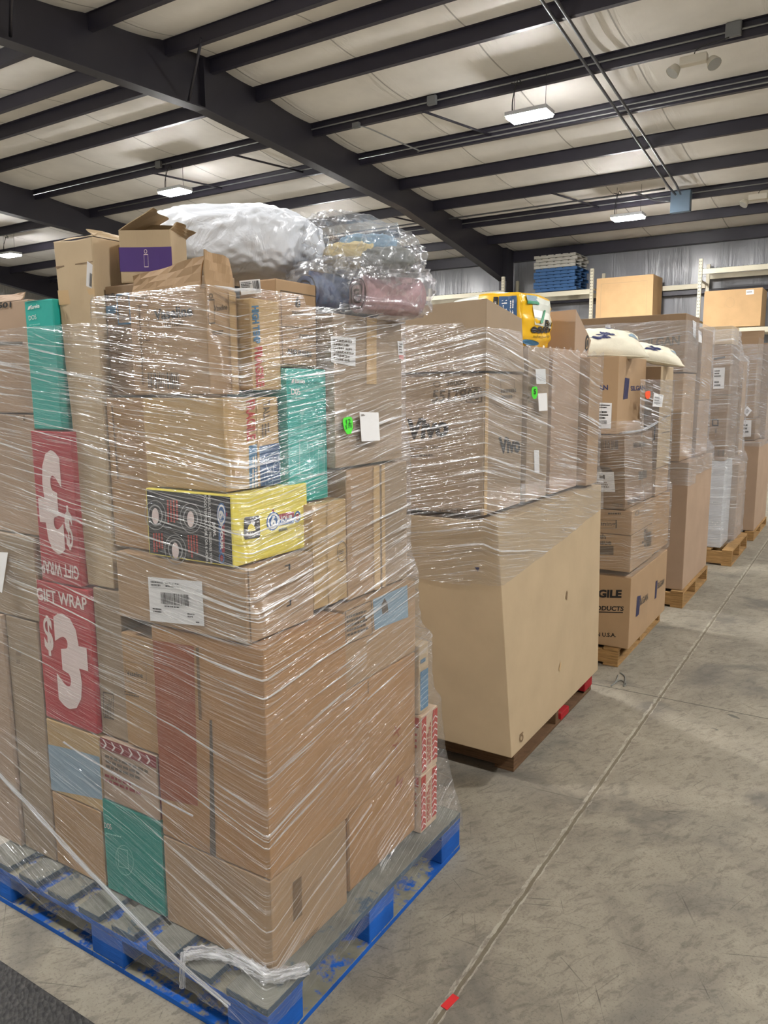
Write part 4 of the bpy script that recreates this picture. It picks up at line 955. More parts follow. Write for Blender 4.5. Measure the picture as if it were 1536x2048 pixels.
c1('small brown carton with a thin printed frame, left of the big orange-brown carton', -1.735, -1.606, 1.352, 1.5, .650, .985, 'warm', prints=[T('F', 'black', 'Vaseline', (254, 1350), (286, 1356), (253, 1340), .01), ('frame', 'F', 'faint', [(252, 1362), (294, 1368), (292, 1328), (250, 1322)], .02), ('lines', 'F', 'dim', [(250, 1390), (284, 1397), (283, 1387), (250, 1380)], 2)])
c1('brown carton behind the film, left of the red FRAGILE carton', -1.762, -1.59, 1.372, 1.6, 1.226, 1.634, 'warm', prints=[('rect', 'F', 'crease', [(235, 958), (238, 958), (226, 812), (223, 812)])])
c1('carton with dark blue lettering panels under the purple banded box', -1.762, -1.62, 1.392, 1.6, 1.640, 1.928, 'dark', prints=[('rect', 'F', 'blue', [(181, 632), (232, 626), (231, 610), (181, 616)]), T('F', 'black', 'TIME AUSTIN', (184, 606), (231, 600), (183, 592), .03), ('frame', 'F', 'blue', [(236, 650), (262, 648), (258, 585), (233, 588)], .06), ('lines', 'F', 'blue', [(185, 628), (230, 622), (229, 614), (184, 620)], 1)])
# hidden support row behind the front cartons that carries the bags
c1('brown carton in the middle of the load under the big white bag', -2.02, -1.69, 1.74, 2.10, 1.30, 1.935, 'kraft')
c1('lower brown carton in the middle of the load', -2.02, -1.69, 1.74, 2.10, .78, 1.296, 'kraft')
c1('bottom brown carton in the middle of the load', -2.02, -1.69, 1.74, 2.10, .147, .776, 'kraft')
c1('back corner brown carton of the nearest load, out of sight', -2.40, -2.06, 1.76, 2.2, .147, 1.25, 'kraft')
# purple banded box on top, turned towards the camera
purp = IK('purple')
pb, pf = carton('small open box with a purple band, topmost on the left of the nearest load', -1.755, -1.615, 1.43, 1.57, 1.934, 2.068, 'pale', L1, yaw=math.radians(30), open_top=True, flaps=[('L', .105, -1.02, 0, 1, .0), ('B', .05, -.9, 0, 1), ('R', .03, .9, 0, 1)],
    prints=[('rect', 'F', 'purple', [('uv', 0, .22), ('uv', 1, .22), ('uv', 1, .68), ('uv', 0, .68)]), ('rect', 'L', 'purple', [('uv', .70, .22), ('uv', 1, .22), ('uv', 1, .68), ('uv', .70, .68)]), ('frame', 'L', 'dim', [('uv', .10, .12), ('uv', .68, .12), ('uv', .68, .70), ('uv', .10, .70)], .02), ('frame', 'F', 'rwhite', [('uv', .46, .3), ('uv', .54, .3), ('uv', .54, .55), ('uv', .46, .55)], .06), ('ring', 'F', 'rwhite', ('uv', .50, .60), ('uv', .53, .60), ('uv', .50, .64), .3), ('lines', 'L', 'dim', [('uv', .2, .2), ('uv', .5, .2), ('uv', .5, .3), ('uv', .2, .3)], 2)])

# pallet corner flare of the film
def flare(z):
    if z > .62: return []
    t = max(0, (z - .14) / .48) ** .55
    a = (-2.44, -1.136, 1.225, 2.305); b = (-2.44, -1.20, 1.335, 2.23)
    q = [p * (1 - t) + w * t for p, w in zip(a, b)]
    return [(q[0], q[2]), (q[1], q[2]), (q[1], q[3]), (q[0], q[3])]
def top1(p, a):
    x, y = p
    if x > -1.45 and y > 1.75: return 1.885
    if x > -1.75 and y < 1.60: return 1.895
    if y < 1.6: return 1.83
    return 1.87
def low1(p, a):
    x, y = p
    if y < 1.5 and x < -1.45: return .105 
    return .095
F1, B1 = film('clear stretch wrap with bright streaks around the nearest load on the blue pallet', 'P1', low1, top1, film_mat('stretch_film_a', 1.0), extra=flare, rows=150, n=460, corner=(-1.21, 1.34), k=.13, kb=.42, zbase=.095, wob=.005)
neon = plain('neon_green_sticker', (84, 232, 60), .45); neon_o = plain('neon_orange_sticker', (250, 92, 44), .45); hand = IK('black')
L = lambda u, v: ('uv', u, v)
sticker(F1, B1, 'price_sticker', [(690, 866), (706, 863), (705, 832), (684, 836)], neon, 'neon green price sticker with handwriting', [T('F', 'black', '12', L(.3, .55), L(.75, .55), L(.3, .85), .0), T('F', 'black', '$ 195', L(.15, .2), L(.85, .25), L(.15, .5), .0)], rounded=True)
sticker(F1, B1, 'paper_sheet', [(723, 883), (760, 881), (757, 825), (719, 824)], paper_mat(), 'blank white paper sheet', [('lines', 'F', 'dim', [L(.05, .85), L(.3, .88), L(.3, .96), L(.05, .93)], 2)])
sticker(F1, B1, 'paper_sheet', [(-6, 1180), (4, 1186), (16, 1105), (-4, 1104)], paper_mat(), 'corner of a white paper sheet')
# gathered film rope at the pallet corner and up the left
def rope(label, pts, r, parent, seg=10):
    pts = smoothpts(pts, 10); b = bmesh.new(); uvl = b.loops.layers.uv.new('UVMap'); n = len(pts)
    rings = []
    for i, p in enumerate(pts):
        d = (pts[min(i + 1, n - 1)] - pts[max(i - 1, 0)]).normalized(); a = d.cross(V((0, 0, 1))).normalized(); c = d.cross(a)
        ring = []
        for k in range(seg):
            th = 2 * math.pi * k / seg; rad = r * (1 + .45 * mnoise.noise(V((i * .35, th * 1.5, r * 900))) + .25 * mnoise.noise(V((i * 1.3, th * 4, 3))))
            ring.append(b.verts.new(p + (a * math.cos(th) * 1.0 + c * math.sin(th) * .7) * rad))
        rings.append(ring)
    for i in range(n - 1):
        for k in range(seg):
            f = b.faces.new((rings[i][k], rings[i][(k + 1) % seg], rings[i + 1][(k + 1) % seg], rings[i + 1][k])); f.smooth = True
            for l, (u, v) in zip(f.loops, ((i, k), (i, k + 1), (i + 1, k + 1), (i + 1, k))): l[uvl].uv = (u * .02, v * .02)
    o = link('gathered_edge', b, fold_mat(), parent)
    if label: o['label'] = label
    return o
rope('bunched white film twisted along the pallet corner', [(-1.44, 1.255, .165), (-1.40, 1.30, .160), (-1.33, 1.325, .158), (-1.26, 1.325, .158), (-1.20, 1.325, .158), (-1.165, 1.355, .160), (-1.135, 1.40, .158)], .020, F1)
rope('twisted film tail hanging over the pallet edge', [(-1.445, 1.262, .168), (-1.43, 1.24, .14), (-1.425, 1.234, .09)], .008, F1)
rope('bright fold of film sweeping down to the pallet corner', [(-2.44, 1.325, .42), (-2.20, 1.315, .34), (-1.95, 1.29, .27), (-1.70, 1.265, .21), (-1.46, 1.235, .165), (-1.25, 1.226, .125)], .0065, F1)
rope('upper fold of film along the front side', [(-2.0, 1.325, .60), (-1.85, 1.322, .575), (-1.60, 1.322, .545), (-1.45, 1.322, .53)], .003, F1)

# ------------------------------------------------------------------ soft things on top of the nearest load
def bag_mat(name, rgb, opaque, rough=.25, cr=1.0):
    key = ('bag', name)
    if key in MATS: return MATS[key]
    t = NT(name); co = t.coord()
    a = t.noise(t.mapping(co, (3.0 * cr, 17 * cr, 13 * cr), (.3, .25, .5)), 1, 4, .55, .5); b = t.noise(t.mapping(co, (4, 34, 22), (.15, -.4, .1)), 1, 3, .5, .4)
    rid = t.math('SUBTRACT', 1.0, t.math('MULTIPLY', t.math('ABSOLUTE', t.math('SUBTRACT', a, .5)), 7.0), True)
    bn = t.n('ShaderNodeBump', i_Strength=.5, i_Distance=.018); t.t.links.new(t.math('ADD', t.math('ADD', t.math('MULTIPLY', a, .7), t.math('MULTIPLY', rid, .12)), t.math('MULTIPLY', b, .35)), bn.inputs['Height'])
    g = t.n('ShaderNodeBsdfGlossy', i_Roughness=rough); df = t.n('ShaderNodeBsdfDiffuse', i_Color=lin(rgb)); tr = t.n('ShaderNodeBsdfTransparent')
    t.l(bn, g, 0, 'Normal'); t.l(bn, df, 0, 'Normal')
    s = t.n('ShaderNodeMixShader', i_0=.15); t.l(df, s, 0, 1); t.l(g, s, 0, 2)
    if opaque >= 1: t.l(s, t.out)
    else:
        o = t.n('ShaderNodeMixShader'); t.t.links.new(t.math('ADD', t.math('MULTIPLY', t.ramp(rid, (.5, 0.), (1., 1.)), .45), opaque, True), o.inputs[0]); t.l(tr, o, 0, 1); t.l(s, o, 0, 2); t.l(o, t.out)
    MATS[key] = t.m; return t.m
def blob(name, label, cat, c, ext, yaw, mat, pw=.6, amp=.02, fr=6, group=None, pitch=0, roll=0, sd=0, floor_z=None, sub=5, parent=None, tips=()):
    """soft pillow-like body: super-ellipsoid with folds"""
    bm = bmesh.new(); bmesh.ops.create_icosphere(bm, subdivisions=sub, radius=1)
    rot = Matrix.Rotation(yaw, 3, 'Z') @ Matrix.Rotation(pitch, 3, 'Y') @ Matrix.Rotation(roll, 3, 'X')
    g = lambda v: math.copysign(abs(v) ** pw, v)
    for v in bm.verts:
        p = v.co.copy(); q = V((g(p.x) * ext[0], g(p.y) * ext[1], g(p.z) * ext[2]))
        n = 1 - 2.2 * abs(mnoise.noise(p * fr * .35 + V((sd, 0, 0)))); n2 = mnoise.noise(V((p.x * fr * 1.6, p.y * fr * .5, p.z * fr)) + V((sd, 4, 0)))
        q += p * amp * (n * .8 + n2 * .7)
        q = rot @ q
        for tp, w, hgt in tips:
            d = (V(tp) - q).length
            q += (V(tp) - q) * max(0, 1 - d / w) ** 1.2 * hgt
        v.co = q
        if floor_z is not None and q.z + c[2] < floor_z: v.co.z = floor_z - c[2] - .0
    for f in bm.faces: f.smooth = True
    o = link(name, bm, mat, parent, c)
    if label: tag(o, label, cat, group)
    return o
cb = at(465, 482, y=1.86)
blob('bagged_pillow', 'big white plastic bag with a bulky pillow inside, lying on top of the nearest load', 'bag', (cb.x, 1.86, cb.z - .016), (.282, .165, .108), math.radians(14), bag_mat('white_bag', (232, 237, 245), 1, .34), .66, .009, 7, sub=6, pitch=.05, sd=2, floor_z=1.952)
def roll_blanket(label, a, b, r, rgb, turns=3.2):
    """rolled blanket: thick spiral extruded from a to b"""
    a, b = V(a), V(b); d = (b - a).normalized(); s = d.cross(V((0, 0, 1))).normalized(); u = s.cross(d)
    bm = bmesh.new(); n = 90; th = r / turns * .58; secs = []
    L = (b - a).length
    for j in range(13):
        t = j / 12; row = []
        for side in (0, 1):
            for i in range(n + 1):
                f = i / n; ang = f * turns * 2 * math.pi; rad = r * (.10 + .90 * f) - (th if side else 0) * (1 if f > .08 else f / .08)
                rad = max(rad, .001) * (1 + .05 * mnoise.noise(V((ang * .6, t * 3, r * 99))))
                row.append(bm.verts.new(a + d * (L * t) + (s * math.cos(ang) + u * math.sin(ang)) * rad + d * (.006 * mnoise.noise(V((ang, 3, r * 50))))))
        secs.append(row)
    m = n + 1
    for A, B in zip(secs, secs[1:]):
        for i in range(n):
            bm.faces.new((A[i], A[i + 1], B[i + 1], B[i])).smooth = True
            bm.faces.new((A[m + i + 1], A[m + i], B[m + i], B[m + i + 1])).smooth = True
        bm.faces.new((A[n], A[m + n], B[m + n], B[n])); bm.faces.new((A[m], A[0], B[0], B[m]))
    for A, rev in ((secs[0], 1), (secs[-1], 0)):
        for i in range(n):
            q = (A[i], A[m + i], A[m + i + 1], A[i + 1]); bm.faces.new(q[::-1] if rev else q)
    o = link('rolled_blanket', bm, plain('blanket_%d' % rgb[0], rgb, .95, 0, .1, .3, 45)); tag(o, label, 'blanket', 'rolled blankets on the nearest load'); return o
zt = 1.862
pk = at(722, 592, x=-1.36); 
roll_blanket('rolled pink blanket showing its spiral end in clear plastic on the nearest load', (-1.292, 1.90, zt + .062), (-1.215, 2.10, zt + .062), .060, (212, 172, 178))
roll_blanket('rolled blue blanket beside the pink one in clear plastic', (-1.405, 1.80, zt + .066), (-1.36, 2.08, zt + .066), .062, (112, 132, 172))
clear = film_mat('clear_bag', .8, 1., True, .13)
c0 = at(715, 590, y=1.93)
blob('plastic_bag', 'clear plastic bag around the rolled blue and pink blankets', 'bag', (-1.322, 1.955, zt + .076), (.20, .155, .080), math.radians(66), clear, .55, .018, 9, sub=5, sd=5, floor_z=zt + .001, group='clear bags on the nearest load')
gb = lambda label, c, e, rgb, yaw: blob('folded_blanket', label, 'blanket', c, e, yaw, plain('blanket_%d' % rgb[0], rgb, .95, 0, .1, .25, 30), .6, .012, 5, 'folded blankets in the upper clear bag', sub=4)
ub = at(728, 525, y=1.95)
ux, uy, uz = ub.x, 1.95, 2.035
gb('folded cream blanket in the upper clear bag on the nearest load', (ux - .035, uy - .015, uz + .005), (.075, .06, .028), (232, 214, 166), .5)
gb('folded pale blue blanket in the upper clear bag on the nearest load', (ux - .02, uy + .05, uz + .040), (.085, .07, .022), (150, 182, 206), .7)
gb('folded grey blanket in the upper clear bag on the nearest load', (ux + .07, uy + .02, uz - .012), (.075, .07, .025), (142, 146, 146), .6)
blob('plastic_bag', 'upper clear plastic bag with cream, blue and grey blankets, behind the rolled ones', 'bag', (ux, uy, uz + .015), (.168, .125, .078), .6, clear, .7, .02, 9, sub=5, sd=9, group='clear bags on the nearest load', tips=(((-.15, -.09, .10), .13, .55),), pitch=.28)

# ================================================================== SECOND LOAD: PLAIN GAYLORD WITH FILMED CARTONS
def face_at(px, py, x): q = at(px, py, x=x); return q.y
L2 = 'cartons of the second load'
def c2(label, *a, **k):
    k.setdefault('group', L2); k.setdefault('wrap', 'P2'); return carton(label, *a, **k)
carton('big plain brown bulk carton on the dark pallet, right behind the nearest load', -2.17, -1.165, 2.82, 4.02, .121, 1.125, 'pale', L2, corners={(1, 0, 1): (-.035, -.105, .012), (1, 1, 1): (-.02, 0, .02), (0, 0, 1): (0, -.09, 0)}, bulge=.006, wrap='P2',
    prints=[('poly', 'F', 'navy', [(963, 1138), (974, 1139), (970, 1147)]), ('ring', 'R', 'crease', (1042, 1476), (1046, 1474), (1042, 1468), .5), ('poly', 'R', 'crease', [(1038, 1470), (1044, 1463), (1046, 1465), (1040, 1472)]), ('poly', 'R', 'tape', [(1113, 1340), (1116, 1325), (1118, 1328), (1116, 1344)]), ('poly', 'R', 'crease', [(1122, 1200), (1124, 1185), (1126, 1188), (1125, 1204)])])
xv = -1.264
c2('carton printed 55179 00 on the big plain carton, wrapped in film', -1.90, xv, 2.715, 3.10, 1.158, 1.711, 'grey', prints=[
    T('F', 'dim', '55179', (864, 806), (931, 803), (866, 780), .03), T('F', 'dim', '00', (936, 801), (960, 800), (934, 778), .03), ('frame', 'F', 'dim', [(932, 805), (964, 804), (963, 774), (931, 775)], .06), T('F', 'dim', '36000', (893, 772), (930, 770), (893, 761), .02), ('ring', 'F', 'dim', (874, 768), (881, 768), (874, 762), .2),
    T('F', 'black', 'Vivo', (812, 880), (896, 874), (814, 838), .05), T('F', 'dim', 'Signature Cloth', (820, 902), (882, 898), (820, 893), .0), ('lines', 'F', 'dim', [(822, 916), (870, 913), (870, 906), (822, 908)], 1), ('frame', 'F', 'dim', [(830, 1033), (961, 1037), (961, 1018), (830, 1016)], .06), ('bars', 'F', 'dim', [(878, 1034), (958, 1036), (958, 1019), (878, 1018)], 40),
    T('R', 'black', 'Vivo', (998, 908), (1040, 905), (997, 874), .05), ('lines', 'R', 'dim', [(1003, 800), (1036, 798), (1034, 774), (1001, 776)], 2), ('frame', 'R', 'faint', [(1002, 795), (1030, 793), (1028, 758), (1000, 760)], .04), T('R', 'dim', 'Vivo', (958, 840), (961, 812), (965, 842), .0)], tape=[('R', .02, .10, 0, 1)])
c2('plain open carton on top of the 55179 00 one, its rim uneven', -1.80, -1.249, 2.70, 3.08, 1.718, 1.978, 'grey', open_top=True, corners={(0, 0, 1): (.02, 0, -.012), (1, 1, 1): (-.02, .01, -.04), (1, 0, 1): (0, -.004, .005)})
ya, yb, yc = face_at(1052, 850, -1.2), face_at(1102, 850, -1.2), face_at(1150, 850, -1.2)
c2('tall brown carton right of the 55179 00 one with a green sticker over it', -1.60, -1.247, 3.118, 3.365, 1.160, 1.828, 'grey', prints=[('lines', 'R', 'faint', [(1065, 760), (1085, 765), (1085, 740), (1065, 735)], 3)], labels=[('R', [(1068, 945), (1078, 945), (1077, 900), (1067, 900)], [])])
c2('brown carton at the far right end of the second load, under the tilted open one', -1.60, -1.245, 3.405, 3.79, 1.160, 1.832, 'pink', bulge=.003)
c2('brown carton at the back of the second load', -1.60, -1.20, 3.81, 3.99, 1.160, 1.80, 'kraft')
c2('plain carton behind the 55179 00 one in the second load', -1.95, -1.79, 3.12, 3.9, 1.160, 1.85, 'kraft')
carton('tipped open carton with a dark oval mark, at the back of the second load', -1.58, -1.278, 3.80, 4.0, 1.805, 2.035, 'pink', L2, open_top=True, corners={(1, 1, 1): (0, .06, -.14), (0, 1, 1): (0, .06, -.14), (0, 0, 1): (0, 0, -.012)}, prints=[('ring', 'R', 'black', ('uv', .80, .62), ('uv', .92, .60), ('uv', .80, .95), 1), ('ring', 'R', 'tape', ('uv', .80, .62), ('uv', .87, .61), ('uv', .80, .85), .25)])
def low2(p, a):
    x, y = p
    if x > -1.30: return .875 + max(0, min(1, (y - 2.75) / 1.15)) * .14
    return .86
def top2(p, a):
    x, y = p
    if y < 3.0: return 1.90 if x < -1.35 else 1.88
    return 1.822 + .012 * math.sin(a * .7)
F2, B2 = film('stretch wrap over the upper cartons of the second load, hanging to mid height', 'P2', low2, top2, film_mat('stretch_film_b', 1.0), rows=110, n=380, corner=(-1.23, 2.68), k=-.20, zbase=.855, wob=.005)
sticker(F2, B2, 'price_sticker', [(1064, 796), (1075, 794), (1075, 772), (1063, 774)], neon, 'neon green price sticker', [T('F', 'black', '$', L(.3, .25), L(.7, .25), L(.3, .8), .0)], rounded=True)
sticker(F2, B2, 'paper_sheet', [(1078, 822), (1095, 821), (1094, 786), (1076, 787)], paper_mat(), 'white paper sheet')
sticker(F2, B2, 'paper_sheet', [(1073, 768), (1092, 768), (1091, 738), (1071, 738)], plain('dull_paper', (206, 208, 208), .5), 'dull paper sheet under the film')

# paper towel pack sitting on the tall cartons, behind the open one
def towel_pack():
    x0, x1, y0, y1, z0, z1 = -1.74, -1.35, 3.30, 3.70, 1.836, 2.085
    yl = plain('pack_yellow', (244, 192, 34), .28, 0, .6); wh = plain('pack_white', (224, 228, 216), .3, 0, .6)
    c = V(((x0 + x1) / 2, (y0 + y1) / 2, z0)); hx, hy, h = (x1 - x0) / 2, (y1 - y0) / 2, z1 - z0
    bm = bmesh.new(); bmesh.ops.create_cube(bm, size=2); bmesh.ops.subdivide_edges(bm, edges=bm.edges[:], cuts=20, use_grid_fill=True)
    def shape(p, e=0):
        m = max(abs(p.x), abs(p.y), abs(p.z)); r = p.normalized() * m; k = .30
        q = p * (1 - k) + (r * 1.25) * k
        n = mnoise.noise(p * 2.6) * .035 + mnoise.noise(p * 7) * .016 - .03 * abs(math.sin(p.z * 5)) * (abs(p.x) > .95)
        q = q * (1 + n) + (q.normalized() * e)
        sag = .06 * (1 - abs(p.x)) 
        return V((q.x * hx, q.y * hy, max(0, (q.z + 1) / 2) * h * (1 - .10 * max(0, -p.x))))
    for v in bm.verts: v.co = shape(v.co.copy())
    for f in bm.faces:
        f.smooth = True
        m = f.calc_center_median(); f.material_index = 1 if (m.z > h * .80 and m.x < -hx * .15) else 0
    o = link('paper_towel_pack', bm, [yl, wh], None, c)
    tag(o, 'yellow paper towel pack with a blue 6-12 panel, on the second load', 'paper towel pack')
    class SF:
        """wrapped lettering surface on the pack: side 'R' or 'F'"""
        def __init__(s, side): s.side = side; s.N = V((1, 0, 0)) if side == 'R' else V((0, -1, 0))
        def S(s, u, v, e=0):
            p = V((1, u * 2 - 1, v * 2 - 1)) if s.side == 'R' else V((u * 2 - 1, -1, v * 2 - 1))
            return shape(p, 0) + s.N * (e * 2.2 + .001)
    fc = {'R': SF('R'), 'F': SF('F')}; L = lambda u, v: ('uv', u, v)
    def part(name, pr, base):
        b = bmesh.new(); M = Mats(base); apply_prints(b, fc, pr, M); return link(name, b, M.l, o)
    part('printed_panel', [('rect', 'F', IK('deepblue'), [L(.70, .50), L(.93, .50), L(.93, .93), L(.70, .93)]), T('F', 'white', '6-12', L(.73, .62), L(.74, .90), L(.80, .62), .03), ('lines', 'F', 'white', [L(.83, .55), L(.84, .9), L(.90, .9), L(.89, .55)], 2), ('rect', 'F', IK('black'), [L(.63, .50), L(.69, .50), L(.69, .92), L(.63, .92)]), ('lines', 'F', 'white', [L(.64, .52), L(.64, .9), L(.68, .9), L(.68, .52)], 1)], IK('deepblue'))
    part('printed_front', [('rect', 'R', wh, [L(.30, .42), L(.93, .40), L(.93, .96), L(.22, .95)]), ('rect', 'R', IK('ltblue'), [L(.10, .84), L(.42, .84), L(.42, .97), L(.10, .97)], .003), ('rect', 'R', IK('green'), [L(.10, .78), L(.42, .78), L(.42, .84), L(.10, .84)], .003), ('poly', 'R', 'green', [L(.40, .46), L(.48, .46), L(.66, .72), L(.60, .72)], .003),
        T('R', 'black', 'Bou', L(.58, .41), L(.92, .44), L(.58, .53), .03), T('R', 'black', 'essen', L(.22, .26), L(.92, .32), L(.22, .38), .04), T('R', 'black', 'select-a-size', L(.28, .19), L(.90, .23), L(.28, .235), .0), ('ring', 'R', 'blue', L(.25, .07), L(.48, .08), L(.25, .13), 1)], yl)
towel_pack()

# ================================================================== THIRD LOAD: SILGAN CARTONS AND PILLOWS
L3 = 'cartons of the third load'
def c3(label, *a, **k):
    k.setdefault('group', L3); k.setdefault('wrap', 'P3'); return carton(label, *a, **k)
def silgan_mark(fk, q):
    """the slanted bar emblem: q = BL BR TR TL picture points"""
    cv = lambda s, t: tuple(a0 * (1 - s) * (1 - t) + a1 * s * (1 - t) + a2 * s * t + a3 * (1 - s) * t for a0, a1, a2, a3 in zip(*q))
    return [('poly', fk, 'navy', [cv(max(0, i * .24 - .05), 0), cv(i * .24 + .12, 0), cv(min(1, i * .24 + .30), 1), cv(i * .24 + .12, 1)], .0018) for i in range(4)]
c3('bottom carton printed FRAGILE, made in U.S.A., on the third pallet', -1.75, -1.118, 4.46, 4.90, .115, .548, 'kraft', wrap=None, prints=[T('F', 'black', 'FRAGILE', (1157, 1194), (1243, 1196), (1158, 1178), .05), T('F', 'black', 'PLASTIC PRODUCTS', (1126, 1218), (1247, 1222), (1127, 1209), .03), ('rect', 'F', 'black', [(1140, 1223), (1246, 1226), (1246, 1224), (1140, 1221)]), T('F', 'black', 'MADE IN U.S.A.', (1158, 1271), (1232, 1274), (1158, 1263), .02),
    T('R', 'dim', 'SILGAN', (1277, 1212), (1300, 1195), (1276, 1199), .03)] + silgan_mark('R', [(1270, 1234), (1277, 1228), (1280, 1190), (1272, 1193)]), bulge=.004)
c3('second carton behind the FRAGILE one at the bottom of the third load', -1.75, -1.122, 4.91, 5.42, .115, .546, 'kraft', wrap=None, prints=[T('R', 'dim', 'SILGAN', (1315, 1178), (1328, 1168), (1315, 1166), .03)] + silgan_mark('R', [(1309, 1198), (1313, 1195), (1315, 1160), (1311, 1163)]))
c3('carton printed Bath Tissue in the third load', -1.75, -1.128, 4.465, 5.00, .580, .797, 'kraft', prints=[T('F', 'dim', 'Bath', (1184, 1076), (1212, 1078), (1184, 1067), .05), T('F', 'dim', 'Tissue', (1184, 1089), (1223, 1090), (1184, 1079), .05), ('rect', 'F', 'dim', [(1183, 1108), (1227, 1110), (1227, 1092), (1183, 1092)]), T('R', 'dim', '-8L', (1285, 1098), (1298, 1090), (1284, 1060), .0), ('bars', 'R', 'dim', [(1293, 1096), (1302, 1090), (1302, 1062), (1293, 1066)], 10)])
c3('low carton with a framed word, above the Bath Tissue one', -1.75, -1.131, 4.465, 5.00, .801, .943, 'kraft', prints=[('frame', 'F', 'dim', [(1176, 1056), (1234, 1057), (1234, 1040), (1176, 1039)], .05), T('F', 'dim', 'Inelining', (1180, 1053), (1231, 1054), (1180, 1043), .02), ('lines', 'F', 'dim', [(1216, 1030), (1258, 1030), (1258, 1024), (1216, 1024)], 1), T('F', 'dim', '88', (1176, 1032), (1184, 1032), (1176, 1022), .0), ('ring', 'R', 'dim', (1274, 1026), (1278, 1024), (1274, 1021), .3)])
c3('carton behind the Bath Tissue one on the right side of the third load', -1.75, -1.135, 5.01, 5.47, .580, .940, 'warm', prints=[('lines', 'R', 'dim', [(1292, 1075), (1304, 1068), (1304, 1055), (1292, 1060)], 2)])
c3('carton printed 51434 03 upside down with a white sheet on it', -1.80, -1.172, 4.465, 5.12, .950, 1.378, 'dark', corners={(1, 0, 1): (-.02, 0, 0), (1, 1, 1): (-.02, 0, 0)}, prints=[T('F', 'dim', '514', (1199, 1000), (1174, 1000), (1199, 1007), .04), T('F', 'dim', '0.5', (1190, 1010), (1172, 1010), (1190, 1015), .02), T('F', 'dim', '50 ROLL', (1246, 1008), (1224, 1006), (1246, 1014), .01), ('bars', 'F', 'dim', [(1158, 896), (1240, 897), (1240, 882), (1158, 881)], 24), ('frame', 'F', 'dim', [(1156, 898), (1242, 899), (1242, 880), (1156, 879)], .05), T('F', 'faint', 'Comfort', (1220, 920), (1180, 920), (1220, 928), .02), T('F', 'faint', 'Plus', (1220, 911), (1200, 911), (1220, 918), .02), ('rect', 'F', 'shade', [(1172, 952), (1235, 952), (1222, 935), (1200, 932)]),
    T('R', 'dim', '5143403', (1280, 990), (1254, 1000), (1281, 1000), .03), ('rect', 'R', 'dim', [(1277, 960), (1293, 955), (1293, 940), (1277, 943)]), ('bars', 'R', 'dim', [(1266, 896), (1291, 892), (1291, 884), (1266, 886)], 16)],
    labels=[('F', [(1181, 983), (1232, 984), (1231, 944), (1182, 944)], [('rect', 'F', 'black', [L(.40, .62), L(.62, .62), L(.62, .86), L(.40, .86)]), ('lines', 'F', 'dim', [L(.2, .2), L(.85, .2), L(.85, .52), L(.2, .52)], 3)], 'paper_sheet')])
c3('top carton with a slanted bar emblem and white label, under the cream pillows', -1.80, -1.248, 4.49, 5.12, 1.384, 1.830, 'kraft', tape=[('F', .62, .78, .63, 1), ('F', .60, .76, 0, .42)], prints=silgan_mark('F', [(1152, 787), (1166, 787), (1168, 765), (1153, 765)]) + [T('F', 'navy', 'SILGAN', (1171, 781), (1216, 780), (1171, 771), .03), ('lines', 'F', 'faint', [(1152, 830), (1164, 830), (1164, 815), (1152, 815)], 4), T('R', 'navy', 'SILGAN', (1262, 782), (1290, 780), (1261, 772), .03)] + silgan_mark('R', [(1246, 799), (1257, 797), (1259, 757), (1249, 755)]),
    labels=[('F', [(1190, 857), (1222, 857), (1224, 806), (1191, 805)], [('lines', 'F', 'black', [L(.06, .78), L(.9, .78), L(.9, .95), L(.06, .95)], 2), ('lines', 'F', 'black', [L(.06, .36), L(.8, .36), L(.8, .70), L(.06, .70)], 3), ('bars', 'F', 'black', [L(.12, .18), L(.72, .18), L(.72, .32), L(.12, .32)], 14)])])
c3('low brown carton at the back right of the third load, middle level', -1.80, -1.16, 5.14, 5.49, .946, 1.125, 'kraft')
c3('tall carton behind the orange sticker, dark in front and pale on its right side', -1.80, -1.158, 5.14, 5.49, 1.130, 1.785, 'pale', facecol={'F': cardboard(KR['dark'])}, prints=[('frame', 'F', 'black', [('uv', .84, .28), ('uv', .97, .28), ('uv', .97, .42), ('uv', .84, .42)], .08), ('rect', 'R', 'dim', [('uv', .3, .50), ('uv', .9, .50), ('uv', .9, .508), ('uv', .3, .508)]), ('rect', 'R', 'dim', [('uv', .3, .34), ('uv', .9, .34), ('uv', .9, .348), ('uv', .3, .348)])])  # front face uses a darker board colour to paint in its shade
F3, B3 = film('stretch wrap around the middle cartons of the third load, below the pillows', 'P3', .56, lambda p, a: 1.70 if p[1] > 4.75 else 1.46, film_mat('stretch_film_c', 1.0, 1.2), rows=80, n=300, corner=(-1.18, 4.46), k=-.12, wob=.006)
sticker(F3, B3, 'price_sticker', [(1291, 797), (1301, 795), (1301, 781), (1290, 783)], neon_o, 'neon orange price sticker', [], rounded=True)
sticker(F3, B3, 'paper_sheet', [(1305, 813), (1324, 814), (1327, 790), (1308, 786)], paper_mat(), 'white paper sheet', [('lines', 'F', 'grey', [L(.1, .2), L(.9, .2), L(.9, .8), L(.1, .8)], 3)])
rope('bunched white film across the right side under the top cartons', [(-1.21, 4.452, 1.395), (-1.185, 4.60, 1.395), (-1.175, 4.85, 1.40), (-1.17, 5.15, 1.43), (-1.165, 5.45, 1.47)], .010, F3)

